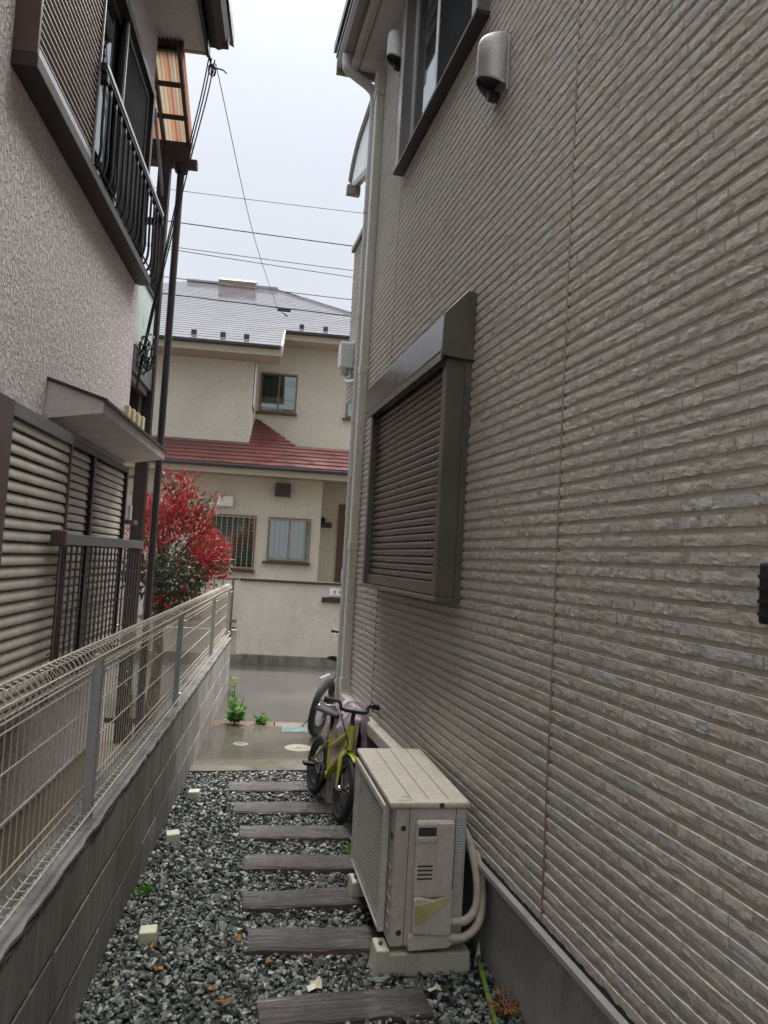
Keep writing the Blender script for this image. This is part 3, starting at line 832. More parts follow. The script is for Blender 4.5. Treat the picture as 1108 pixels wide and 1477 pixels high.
sl = MB().prism([(-0.014, 0.004), (0.006, -0.004), (0.006, 0.003), (-0.014, 0.011)], -0.42, 0.42).mesh('slat', 'slat_edge')
for i in range(38): place('slat', sl, sco, (-1.160, 3.61, 3.59+i*0.0352))
# railing of bent bars
mb = MB(); mb.box(-1.145, -1.115, 4.03, 5.84, 4.03, 4.075)
ra = mb.build('window_railing', 'black_plastic', G, bevel=0.004)
box('rail_top', 'pale_alu', ra, -1.112, -1.1085, 4.035, 5.84, 4.052, 4.0745)
for y in (4.05, 5.80): box('bracket', 'black_plastic', ra, LX-0.005, -1.11, y, y+0.05, 3.985, 4.028, 0.004)
bar = curve_pts([(-1.128, 0, 4.03), (-1.125, 0, 3.75), (-1.122, 0, 3.62), (-1.14, 0, 3.545), (-1.19, 0, 3.515), (-1.255, 0, 3.512)], 6)
barm = MB().tube(bar, 0.0085, 6).mesh('bar', 'black_plastic', True)
for i in range(15): place('bar', barm, ra, (0, 4.08+i*0.124, 0))
for xx, zz in ((-1.19, 3.525), (-1.137, 3.56)): MB().tube([(xx, 4.05, zz), (xx, 5.84, zz)], 0.006, 6).build('bottom_rod', 'black_plastic', ra)
# eaves and gutter
mb = MB(); mb.box(-0.90, LX-0.17, -2.6, 5.95, 5.46, 5.48); el = mb.build('eaves', 'left_soffit', G)
box('fascia', 'dark_brown_metal', el, -0.899, -0.875, -2.6, 5.95, 5.42, 5.62)
mb = MB(); mb.prism([(-0.874, 5.53), (-0.86, 5.46), (-0.80, 5.43), (-0.74, 5.455), (-0.715, 5.53), (-0.722, 5.53), (-0.748, 5.465), (-0.80, 5.442), (-0.855, 5.47), (-0.866, 5.53)], -2.6, 5.86)
mb.build('gutter', 'dark_brown_metal', el, smooth=True)
mb = MB(); mb.box(-0.87, -0.72, 5.80, 5.862, 5.44, 5.53); mb.build('gutter_end', 'dark_brown_metal', el, bevel=0.01)
box('barge_trim', 'far_trim', el, LX-0.1, -0.875, 5.951, 5.975, 5.45, 5.60)
mb = MB(); mb.prism([(-0.70, 5.56), (-3.5, 7.1), (-3.5, 7.2), (-0.70, 5.66)], -2.6, 6.0); mb.build('roof', 'dark_brown_metal', G)
# hood over the lower window
mb = MB(); mb.prism([(LX-0.01, 2.36), (-0.975, 2.275), (-0.975, 2.215), (LX-0.01, 2.165)], 3.965, 5.85)
ho = mb.build('window_hood', 'hood_stucco', G)
mb = MB(); mb.prism([(LX-0.01, 2.376), (-0.955, 2.285), (-0.955, 2.268), (LX-0.01, 2.361)], 3.945, 5.87)
mb.build('hood_sheet', 'dark_brown_metal', ho)
for i in range(4):
    box('duct_cover', 'cap_cream', G, -1.235+0.018*i, -1.20+0.018*i, 5.60+0.085*i, 5.665+0.085*i, 2.33, 2.56-0.01*i, 0.006)
# lower shutter case
sc = MB()
sc.box(LX-0.01, -1.135, 2.6, 3.225, 0.80, 2.115)
lc = sc.build('shutter_case', 'brown_panel', G, bevel=0.004)
box('case_jamb', 'brown_panel', lc, LX-0.01, -1.14, 4.075, 4.105, 0.82, 2.115, 0.004)
box('case_head', 'rail_grey', lc, LX-0.01, -1.138, 3.226, 4.074, 2.055, 2.115, 0.003)
box('case_back', 'dark_gap', lc, LX-0.005, -1.195, 3.226, 4.074, 0.82, 2.055)
box('case_foot', 'rail_grey', lc, LX-0.01, -1.12, 3.226, 4.074, 0.775, 0.82, 0.003)
sp_ = [(-0.022, 0.0505), (-0.014, 0.0508), (-0.004, 0.043), (0.003, 0.024), (0.005, 0.008), (0.003, 0.003), (-0.006, 0.003), (-0.022, 0.006)]
sl2 = MB().prism(sp_, -0.424, 0.424).mesh('slat', 'louver_grey', True)
try: sl2.set_sharp_from_angle(angle=rad(45))
except Exception: pass
for i in range(24): place('slat', sl2, lc, (-1.152, 3.65, 0.828+i*0.0513))
# lower window: two louvred shutters
lw = MB()
for a, b_ in ((4.106, 4.14), (4.825, 4.865), (5.775, 5.81)): lw.box(-1.27, -1.21, a, b_, 0.86, 2.13)
lw.box(-1.27, -1.209, 4.14, 5.775, 2.09, 2.13); lw.box(-1.27, -1.209, 4.14, 5.775, 0.86, 0.90)
lwo = lw.build('louvred_shutter', 'dark_brown_metal', G, bevel=0.003)
box('backing', 'dark_gap', lwo, -1.31, -1.29, 4.08, 5.81, 0.86, 2.13)
sp3 = [(a*0.8, c*0.88) for a, c in sp_]
for (a, b_) in ((4.14, 4.825), (4.865, 5.775)):
    s3 = MB().prism(sp3, -(b_-a)/2, (b_-a)/2).mesh('slat', 'louver_grey', True)
    for i in range(26): place('slat', s3, lwo, (-1.235, (a+b_)/2, 0.903+i*0.0455))
# grille in front of it
gr = MB().box(-1.125, -1.075, 3.86, 5.86, 1.545, 1.60).build('window_grille', 'rail_grey', G, bevel=0.004)
box('end_cap', 'brown_panel', gr, -1.135, -1.065, 3.815, 3.86, 1.535, 1.615, 0.01)
box('bottom_rail', 'rail_grey', gr, -1.115, -1.085, 3.83, 5.86, 0.80, 0.845, 0.003)
bm_ = MB().box(-0.003, 0.003, -0.011, 0.011, 0.845, 1.544).mesh('bar', 'dark_brown_metal')
for i in range(21): place('bar', bm_, gr, (-1.10, 3.88+i*0.098, 0), scale=(1, 1.5 if i % 5 == 0 else 1, 1))
for y in (3.9, 5.8):
    for z in (0.81, 1.555): box('bracket', 'dark_brown_metal', gr, LX-0.02, -1.115, y, y+0.03, z, z+0.03)
for z in (1.02, 1.2, 1.38): MB().tube([(-1.112, 3.84, z), (-1.112, 5.86, z)], 0.004, 5).build('cross_rod', 'dark_brown_metal', gr)
# rear balcony with awning
tr_ = MB()
def beam(mb, p, q, w, h):
    p, q = Vector(p), Vector(q); d = (q-p).normalized(); x = d.cross(Vector((0, 0, 1))).normalized(); z = x.cross(d)
    vs = [c+x*sx*w/2+z*sz*h/2 for c in (p, q) for sx, sz in ((-1, -1), (1, -1), (1, 1), (-1, 1))]
    mb.add(vs, [(3, 2, 1, 0), (4, 5, 6, 7), (0, 1, 5, 4), (1, 2, 6, 5), (2, 3, 7, 6), (3, 0, 4, 7)])
for xx in (-1.095, -1.30, -1.9, -2.5): beam(tr_, (xx, 5.83, 5.41), (xx, 6.64, 5.03), 0.03, 0.045)
for t in (0.04, 0.36, 0.68): beam(tr_, (-1.08, 5.83+0.81*t, 5.405-0.38*t), (-2.6, 5.83+0.81*t, 5.405-0.38*t), 0.03, 0.03)
tr_.box(-2.6, -1.075, 6.60, 6.66, 4.88, 5.06)
aw = tr_.build('awning', 'dark_brown_metal', G)
mb = MB(); mb.grid(lambda s, t: (-2.6+1.54*s, 5.82+0.86*t, 5.445-0.403*t+0.009*math.sin(s*1.54/0.032*6.283)), 380, 2)
mb.build('corrugated_sheet', 'corrugated_sheet', aw, smooth=True)
mb = MB(); mb.grid(lambda s, t: (-2.6+1.54*s, 5.823+0.001*math.sin(s*300), 5.38+0.065*t+0.009*math.sin(s*1.54/0.032*6.283)*t), 380, 1)
mb.build('sheet_closer', 'dark_brown_metal', aw)
mb = MB(); mb.box(-2.6, -1.02, 6.66, 6.74, 4.88, 4.95); mb.build('awning_gutter', 'dark_brown_metal', aw, bevel=0.005)
box('post', 'dark_brown_metal', aw, -1.325, -1.225, 6.56, 6.65, -0.05, 4.88, 0.004)
box('post', 'dark_brown_metal', aw, -2.6, -2.5, 6.56, 6.65, -0.05, 4.88, 0.004)
mb = MB(); beam(mb, (-1.27, 6.56, 4.55), (-1.27, 6.0, 4.98), 0.02, 0.04); mb.build('brace', 'rail_grey', aw)
mb = MB(); mb.tube([(-1.155, 6.69, 4.84), (-1.155, 6.69, 2.4), (-1.155, 6.69, -0.04)], 0.031, 10); mb.lathe([(0.05, 4.83), (0.075, 4.90)], (-1.155, 6.69, 0), n=12)
mb.build('downpipe', 'dark_brown_metal', aw, smooth=True)
ba2 = MB().box(-2.6, -1.24, 5.825, 6.56, 2.86, 3.04).build('balcony', 'rail_grey', G)
box('balcony_panel', 'frosted', ba2, -1.262, -1.254, 5.83, 6.56, 3.065, 3.60)
mb = MB(); mb.box(-1.275, -1.241, 5.83, 6.56, 3.602, 3.63); mb.box(-1.275, -1.241, 5.83, 6.56, 3.041, 3.063); mb.box(-1.274, -1.242, 6.53, 6.559, 3.064, 3.601)
mb.build('panel_frame', 'black_plastic', ba2)
box('floor_beam', 'dark_brown_metal', ba2, -2.6, -1.30, 6.40, 6.56, 2.66, 2.858)
box('knee_brace', 'brown_panel', ba2, -1.30, -1.26, 5.83, 6.5, 2.80, 2.858)
for z in (2.15, 1.78): box('cross_beam', 'rail_grey', ba2, -2.5, -1.26, 6.57, 6.60, z-0.03, z)
tap = MB().box(-1.24, -1.15, 5.83, 5.96, 1.72, 1.75).build('wall_bracket', 'rail_grey', G)
tube_obj('lamp', 'white_plastic', tap, [(-1.21, 5.9, 1.75), (-1.21, 5.9, 1.86)], 0.025, 8)

# cables on the left house
def cable(name, label, cat, pts, r, mat='cable_black', group=None, n=5, sub=10):
    P = curve_pts(pts, sub)
    c0 = Vector(P[0]); mb = MB().tube([p-c0 for p in P], r, n)
    o = mb.build(name, mat, None, smooth=True, loc=c0)
    return tag(o, label, cat, group)
BR = Vector((-0.885, 5.955, 5.40))
for i, dx in enumerate((0.0, 0.02, 0.045)):
    cable('service_cable', 'black service cable hanging from eave bracket down to the pink house balcony', 'cable',
          [(-0.88+dx, 5.955, 5.43-0.01*i), (-0.92+dx, 5.96, 5.1), (-1.0+dx*0.8, 5.97, 4.6), (-1.08+dx*0.6, 5.99, 4.05), (-1.16+dx*0.4, 6.0, 3.5), (-1.215+dx*0.3, 5.98, 3.05), (-1.225+dx*0.2, 5.90, 2.75)],
          0.0055, group='service cables on the pink house')
random.seed(21)
for kind, (c0, rr, nn, lab) in enumerate(((Vector((-0.86, 5.97, 5.36)), 0.06, 5, 'tangle of black wire at the eave corner of the pink house'),
                                 (Vector((-1.20, 5.97, 3.0)), 0.13, 9, 'coiled black cable bundle below the pink house balcony panel'))):
    mb = MB()
    for q in range(nn):
        a0 = random.uniform(0, 6.28); tl = random.uniform(-0.7, 0.7)
        cc = Vector((random.uniform(-rr, rr)*0.4, random.uniform(-rr, rr)*0.5, random.uniform(-rr, rr)*0.6))
        rad_ = rr*random.uniform(0.45, 0.9)
        pts = [cc+Vector((rad_*0.5*math.cos(a0+t)*math.cos(tl), rad_*math.cos(a0+t)*math.sin(tl)+0.2*rad_*math.sin(2*t), rad_*math.sin(a0+t))) for t in [0.5*i for i in range(13)]]
        mb.tube(curve_pts(pts, 3), 0.0055 if kind else 0.0045, 5)
    if kind == 0: mb.tube([Vector((-0.03, -0.03, 0.13)), Vector((0, 0, 0))], 0.008, 6); mb.tube([Vector((0, 0, 0)), Vector((0.09, 0.02, 0.0)), Vector((0.12, 0.03, -0.02))], 0.006, 6)
    else: mb.tube([Vector((-0.06, -0.12, -0.1)), Vector((-0.02, -0.05, 0.0)), Vector((0.0, 0, 0.05))], 0.01, 6)
    tag(mb.build('cable_coil', 'cable_black', None, smooth=True, loc=c0), lab, 'cable')
cable('drop_wire', 'thin wire running from the eave bracket out over the road', 'wire', [BR+Vector((0.06, 0.0, -0.02)), (-0.66, 8.8, 5.25), (-0.465, 12.5, 5.60)], 0.0035)

# ------------------------------------------------------------------ block wall and mesh fence
BWX0, BWX1 = -0.72, -0.60
bw = thing('block_wall', 'low grey concrete block wall between the gravel path and the pink house', 'wall', (-0.66, 4.0, 0), frame=True)
box('mortar_core', 'mortar', bw, BWX0+0.007, BWX1-0.007, -1.2, 8.985, -0.2, 0.578)
blk = MB().box(0, 0.12, 0.0055, 0.3945, 0.005, 0.190).mesh('block', 'block_concrete')
hlf = MB().box(0, 0.12, 0.0055, 0.1945, 0.005, 0.190).mesh('block', 'block_concrete')
for cidx in range(3):
    y = 8.99
    first = True
    while y > -1.2:
        half = first and cidx % 2 == 1
        y -= 0.2 if half else 0.4
        o = place('block', hlf if half else blk, bw, (BWX0+random.uniform(-0.001, 0.001), y, -0.02+cidx*0.2))
        md = o.modifiers.new('bevel', 'BEVEL'); md.width = 0.003; md.segments = 1
        first = False
mb = MB()
nseg = 160
random.seed(5)
top = [(8.995-i*(10.2/nseg), BWX1+0.001+random.uniform(-0.004, 0.004)) for i in range(nseg+1)]
mb.prism([(BWX0-0.002, 8.995), *[(x, y) for y, x in top], (BWX0-0.002, -1.2)], 0.5785, 0.590, 'z')
mb.build('coping', 'coping', bw)
fe = thing('mesh_fence', 'beige wire mesh fence on grey posts along the block wall', 'fence', (-0.66, 4.0, 0.59), frame=True)
for y in (0.76, 2.86, 4.95, 7.12, 8.93):
    mb = MB(); mb.prism([(-0.662, y-0.022), (-0.632, y-0.022), (-0.632, y-0.016), (-0.650, y-0.014), (-0.650, y+0.014), (-0.632, y+0.016), (-0.632, y+0.022), (-0.662, y+0.022)], 0.588, 1.165, 'z')
    po = mb.build('post', 'fence_post', fe)
    for z in (0.66, 1.11): MB().lathe([(0.007, -0.630), (0.007, -0.622), (0.004, -0.618)], (0, y+0.004, z), 'x', 8).build('bolt', 'chrome', po)
FX = -0.676
lp = [(0.055, 0.652), (0.060, 0.636), (0.045, 0.622), (0.012, 0.622), (0.0, 0.635), (0.0, 0.70)]
tp = [(0.0, 1.10), (-0.012, 1.125), (-0.030, 1.150), (-0.030, 1.178), (-0.008, 1.198), (0.022, 1.196), (0.042, 1.176), (0.040, 1.148), (0.022, 1.128), (0.004, 1.118)]
wire = [Vector((a, 0, c)) for a, c in lp] + [Vector((0, 0, 0.9))] + [Vector((a, 0, c)) for a, c in tp]
wm = MB().tube(wire, 0.0021, 5).mesh('wire', 'fence_wire', True)
y = 0.0
while y < 8.95:
    place('wire', wm, fe, (FX, y, 0)); y += 0.05
for dx, z in ((0.061, 0.646), (0.012, 0.619), (0.004, 0.668), (0.004, 0.70), (0.004, 0.84), (0.004, 0.97), (0.004, 1.075), (0.004, 1.10), (-0.033, 1.16), (0.006, 1.201), (0.045, 1.165), (0.02, 1.124)):
    MB().tube([(FX+dx, -0.1, z), (FX+dx, 8.97, z)], 0.0027, 6).build('rail_wire', 'fence_wire', fe, smooth=True)
box('tag', 'white_plastic', fe, FX+0.006, FX+0.009, 4.02, 4.06, 1.045, 1.125)

# ------------------------------------------------------------------ gravel
def hull_planks():
    pass
PLANKS = [  # left-end x, centre y, length, depth, turn, which
    (-0.008, 2.695, 0.59, 0.165, 6.5, 'seventh wooden stepping sleeper from the concrete pad, in front of the air conditioner'),
    (-0.068, 3.19, 0.60, 0.18, 1.0, 'sixth wooden stepping sleeper from the concrete pad, running under the air conditioner'),
    (-0.110, 3.545, 0.55, 0.17, 5.5, 'fifth wooden stepping sleeper from the concrete pad'),
    (-0.127, 3.97, 0.60, 0.18, 2.5, 'fourth wooden stepping sleeper from the concrete pad'),
    (-0.176, 4.39, 0.60, 0.185, 2.0, 'third wooden stepping sleeper from the concrete pad'),
    (-0.240, 4.80, 0.62, 0.19, 4.0, 'second wooden stepping sleeper from the concrete pad, with reddish brown edge'),
    (-0.300, 5.23, 0.60, 0.19, 4.5, 'first wooden stepping sleeper from the concrete pad, behind the yellow bicycle'),
]
NS = 40000
gx = rng.uniform(-0.605, 1.32, NS); gy = rng.uniform(1.7, 5.66, NS)
uu = gx*math.cos(TH)+gy*math.sin(TH)
keep = (uu < 1.195) & (gy < 5.585+(gx+0.6)*0.12)
for (x0, yc, ln, dp_, a, _) in PLANKS:
    ca, sa = math.cos(rad(a)), math.sin(rad(a))
    lx = (gx-x0)*ca+(gy-yc)*sa; ly = -(gx-x0)*sa+(gy-yc)*ca
    inside = (lx > 0.007) & (lx < ln-0.007) & (abs(ly) < dp_/2-0.007)
    keep &= ~inside
gx, gy = gx[keep], gy[keep]; NS = len(gx)
ph = (1+5**0.5)/2
ico = np.array([(-1, ph, 0), (1, ph, 0), (-1, -ph, 0), (1, -ph, 0), (0, -1, ph), (0, 1, ph), (0, -1, -ph), (0, 1, -ph), (ph, 0, -1), (ph, 0, 1), (-ph, 0, -1), (-ph, 0, 1)])/1.9
icf = np.array([(0, 11, 5), (0, 5, 1), (0, 1, 7), (0, 7, 10), (0, 10, 11), (1, 5, 9), (5, 11, 4), (11, 10, 2), (10, 7, 6), (7, 1, 8), (3, 9, 4), (3, 4, 2), (3, 2, 6), (3, 6, 8), (3, 8, 9), (4, 9, 5), (2, 4, 11), (6, 2, 10), (8, 6, 7), (9, 8, 1)])
rsz = np.exp(rng.normal(math.log(0.0090), 0.36, NS)).clip(0.005, 0.022)
V = ico[None]*(1+rng.normal(0, 0.28, (NS, 12, 1)))
V = V*np.stack([rng.uniform(0.8, 1.45, NS), rng.uniform(0.65, 1.1, NS), rng.uniform(0.4, 0.8, NS)], -1)[:, None, :]*rsz[:, None, None]
def rotm(N, spread):
    a = rng.uniform(0, 6.283, N); bx_ = rng.normal(0, spread, N); by_ = rng.normal(0, spread, N)
    ca, sa, cb, sb, cc, sc2 = np.cos(a), np.sin(a), np.cos(bx_), np.sin(bx_), np.cos(by_), np.sin(by_)
    o_, l_ = np.zeros(N), np.ones(N)
    Rz = np.stack([np.stack([ca, -sa, o_], -1), np.stack([sa, ca, o_], -1), np.stack([o_, o_, l_], -1)], 1)
    Rx = np.stack([np.stack([l_, o_, o_], -1), np.stack([o_, cb, -sb], -1), np.stack([o_, sb, cb], -1)], 1)
    Ry = np.stack([np.stack([cc, o_, sc2], -1), np.stack([o_, l_, o_], -1), np.stack([-sc2, o_, cc], -1)], 1)
    return Rz@Rx@Ry
V = np.einsum('nij,nkj->nki', rotm(NS, 0.45), V)
gz = rng.uniform(-0.008, 0.012, NS) + 0.006*np.sin(gx*5+gy*3.1)*np.sin(gy*4.3)
V += np.stack([gx, gy, gz], -1)[:, None, :]
FF = (np.arange(NS)[:, None, None]*12+icf[None]).reshape(-1, 3)
tag(place('gravel', arrays_mesh('gravel', V.reshape(-1, 3), FF, 'gravel_stone')), 'wet grey gravel stones covering the path', 'gravel', kind='stuff')

# ------------------------------------------------------------------ sleepers
for q, (x0, yc, ln, dp_, a, lab) in enumerate(PLANKS):
    random.seed(40+q)
    ed = [(random.uniform(-0.004, 0.004), random.uniform(-0.005, 0.005), random.uniform(-0.004, 0.003)) for _ in range(24)]
    n = 10
    mb = MB()
    vs = []
    for i in range(n+1):
        x = ln*i/n
        e1 = random.uniform(-0.006, 0.006); e2 = random.uniform(-0.006, 0.006); h = 0.030+random.uniform(-0.003, 0.003)
        ex_ = random.uniform(-0.006, 0.006) if i in (0, n) else 0
        vs += [(x+ex_, -dp_/2+e1, -0.05), (x+ex_, -dp_/2+e1, h-0.008), (x, -dp_/2+e1+0.010, h), (x, -dp_*0.15, h+random.uniform(-0.002, 0.002)), (x, dp_*0.15, h+random.uniform(-0.002, 0.002)), (x, dp_/2+e2-0.010, h), (x+ex_, dp_/2+e2, h-0.008), (x+ex_, dp_/2+e2, -0.05)]
    fs = [(i*8+j, i*8+(j+1) % 8, i*8+8+(j+1) % 8, i*8+8+j) for i in range(n) for j in range(8)]
    fs += [tuple(range(7, -1, -1)), tuple(range(n*8, n*8+8))]
    mb.add(vs, fs)
    o = mb.build('sleeper', 'sleeper_wood', None, loc=(x0, yc, 0))
    o.rotation_euler = (rad(random.uniform(-0.6, 0.6)), rad(random.uniform(-0.4, 0.4)), rad(a))
    tag(o, lab, 'sleeper', 'sleepers laid as steps in the gravel')
for (x, y, a, s, lab) in ((-0.456, 3.215, 4, 0.072, 'small cream cube in the gravel farthest from the concrete pad'), (-0.519, 4.285, 12, 0.075, 'small cream cube in the gravel against the block wall, middle of three'), (-0.497, 5.02, -4, 0.072, 'small cream cube in the gravel closest to the concrete pad')):
    mb = MB(); h = s/2; t = h*0.93
    mb.add([(-h, -h, -0.01), (h, -h, -0.01), (h, h, -0.01), (-h, h, -0.01), (-t, -t, 0.056), (t, -t, 0.056), (t, t, 0.056), (-t, t, 0.056)],
           [(0, 3, 2, 1), (4, 5, 6, 7), (0, 1, 5, 4), (1, 2, 6, 5), (2, 3, 7, 6), (3, 0, 4, 7)])
    o = mb.build('marker_block', 'cream_cube', None, bevel=0.006, loc=(x, y, 0)); o.rotation_euler = (rad(2), rad(-3), rad(a))
    tag(o, lab, 'block', 'cream cubes along the block wall')

# ------------------------------------------------------------------ air conditioner
AW, AL, AZ0, AZ1 = 0.298, 0.82, 0.098, 0.615
ac = thing('outdoor_unit', 'dirty beige air conditioner outdoor unit with yellowed side cover', 'air conditioner', (0.452, 2.965, AZ0), rad(3.9))
hgt = AZ1-AZ0
cas = MB().box(0.012, AW, 0.0, AL, 0, hgt).build('casing', 'ac_case', ac, bevel=0.012)
mb = MB(); mb.box(-0.012, AW+0.008, -0.010, AL+0.008, hgt, hgt+0.026)
lid = mb.build('lid', 'ac_cover', ac, bevel=0.009)
for x in (0.075, 0.145, 0.225): box('lid_groove', 'ac_dark', lid, x, x+0.003, 0.03, AL-0.02, hgt+0.0262, hgt+0.0266)
mb = MB(); mb.lathe([(0.011, -0.0012), (0.011, 0.0)], (0.19, -0.0102, hgt+0.013), 'y', 12); mb.build('lid_screw', 'ac_dark', lid)
box('lid_scuff', 'ac_dark', lid, 0.045, 0.072, 0.055, 0.060, hgt+0.0262, hgt+0.0266)
box('lid_scuff', 'ac_dark', lid, 0.018, 0.078, 0.012, 0.0145, hgt+0.0262, hgt+0.0266)
# front: corner panel, fan mouth and its grille
box('fan_recess', 'ac_dark', ac, 0.004, 0.0118, 0.10, AL-0.03, 0.035, hgt-0.03)
mb = MB()
mb.box(-0.018, 0.010, 0.085, 0.105, 0.02, hgt-0.012); mb.box(-0.018, 0.010, AL-0.035, AL-0.015, 0.02, hgt-0.012)
mb.box(-0.018, 0.010, 0.105, AL-0.035, 0.02, 0.036); mb.box(-0.018, 0.010, 0.105, AL-0.035, hgt-0.045, hgt-0.012)
gr_ = mb.build('grille', 'ac_grille', ac, bevel=0.006)
mb = MB()
for i in range(27):
    z = 0.040+i*0.0160
    mb.box(-0.0150, -0.0138, 0.104, AL-0.034, z, z+0.0055)
for i in range(22):
    y = 0.12+i*0.031
    mb.box(-0.0136, -0.0124, y, y+0.003, 0.037, hgt-0.046)
mb.build('grille_bars', 'ac_grille', gr_)
# slanted ribs on the corner panel, maker's mark
for i in range(5): MB().box(0.0085, 0.0118, 0.02, 0.078, 0.06+i*0.055, 0.064+i*0.055).build('corner_rib', 'ac_case', cas)
box('badge', 'ac_dark', cas, 0.0105, 0.0118, 0.030, 0.062, hgt-0.13, hgt-0.105)
# valve end
box('panel_seam', 'ac_dark', cas, 0.066, 0.0685, -0.0006, 0.002, 0.004, hgt-0.002)
box('panel_seam', 'ac_dark', cas, 0.250, 0.2525, -0.0006, 0.002, 0.004, hgt-0.002)
for x, z in ((0.045, hgt-0.075), (0.047, 0.055)): MB().lathe([(0.011, -0.0012), (0.011, 0.001)], (x, 0, z), 'y', 12).build('bolt_hole', 'ac_dark', cas)
vc = MB()
vc.prism([(0.092, 0.062), (0.236, 0.050), (0.245, 0.062), (0.245, 0.225), (0.170, 0.185), (0.105, 0.20), (0.092, 0.19)], -0.036, -0.0005)
vco = vc.build('valve_cover', 'ac_cover', ac, bevel=0.008)
mb = MB(); mb.box(0.090, 0.243, -0.030, -0.0005, 0.19, hgt-0.038); mb.build('cover_body', 'ac_cover', vco, bevel=0.014)
mb = MB(); mb.box(0.172, 0.238, -0.037, -0.0302, 0.20, hgt-0.045); mb.build('cover_ridge', 'ac_cover', vco, bevel=0.003)
mb = MB(); mb.prism([(0.08, 0.0), (0.236, 0.006), (0.255, 0.022), (0.236, 0.050), (0.095, 0.060), (0.08, 0.045)], -0.030, -0.0005); mb.build('cover_skirt', 'ac_cover', vco, bevel=0.004)
mb = MB(); mb.prism([(0.098, 0.108), (0.116, 0.098), (0.165, 0.138), (0.205, 0.168), (0.232, 0.200), (0.170, 0.184), (0.097, 0.168)], -0.0385, -0.036); mb.build('yellowed_patch', 'ac_yellow', vco)
mb = MB(); mb.box(0.098, 0.168, -0.0312, -0.0303, hgt-0.095, hgt-0.062); mb.build('hand_hold', 'ac_dark', vco)
box('hand_lip', 'ac_cover', vco, 0.096, 0.170, -0.036, -0.0306, hgt-0.115, hgt-0.0955, 0.003)
for i in range(4): box('slit', 'ac_dark', vco, 0.100, 0.160, -0.0312, -0.0303, 0.262+i*0.0155, 0.268+i*0.0155)
box('spec_label', 'spec_label', cas, 0.256, 0.290, -0.0012, -0.0004, hgt-0.168, hgt-0.036)
for dz, r, pts in ((0, 0.0165, [(0.235, -0.018, 0.100), (0.30, -0.02, 0.102), (0.345, -0.008, 0.145), (0.350, 0.0, 0.23), (0.335, 0.03, 0.335), (0.322, 0.10, 0.392), (0.322, 0.30, 0.40)]),
                   (1, 0.0165, [(0.235, -0.018, 0.042), (0.30, -0.024, 0.044), (0.355, -0.016, 0.09), (0.372, 0.0, 0.18), (0.362, 0.03, 0.30), (0.326, 0.10, 0.35), (0.322, 0.30, 0.36)])):
    MB().tube(curve_pts(pts, 7), r, 10).build('refrigerant_pipe', 'pipe_wrap', ac, smooth=True)
mb = MB(); mb.prism([(0.12+0.055*math.cos(t)+0.03, 0.0+0.028*math.sin(t)) for t in [math.pi+math.pi*i/8 for i in range(9)]], -0.0015, 0.0); mb.build('drain_notch', 'ac_dark', ac)
for (y, lab) in ((-0.012, 'beige plastic foot block under the side cover end of the air conditioner'), (0.60, 'beige plastic foot block under the fan grille end of the air conditioner')):
    mb = MB()
    mb.prism([(-0.045, 0.0), (0.335, 0.0), (0.330, 0.085), (0.016, 0.085), (0.014, 0.10), (-0.034, 0.10)], 0, 0.11)
    o = mb.build('support_block', 'ac_foot', None, bevel=0.006)
    o.location = Matrix.Translation((0.452, 2.965, 0)) @ (Matrix.Rotation(rad(3.9), 4, 'Z') @ Vector((0, y, -0.005)))
    o.rotation_euler = (0, 0, rad(3.9))
    MB().lathe([(0.008, 0.10), (0.008, 0.112), (0.003, 0.113)], (-0.012, 0.05, 0), 'z', 6).build('foot_bolt', 'rust', o)
    tag(o, lab, 'block', 'foot blocks of the air conditioner')

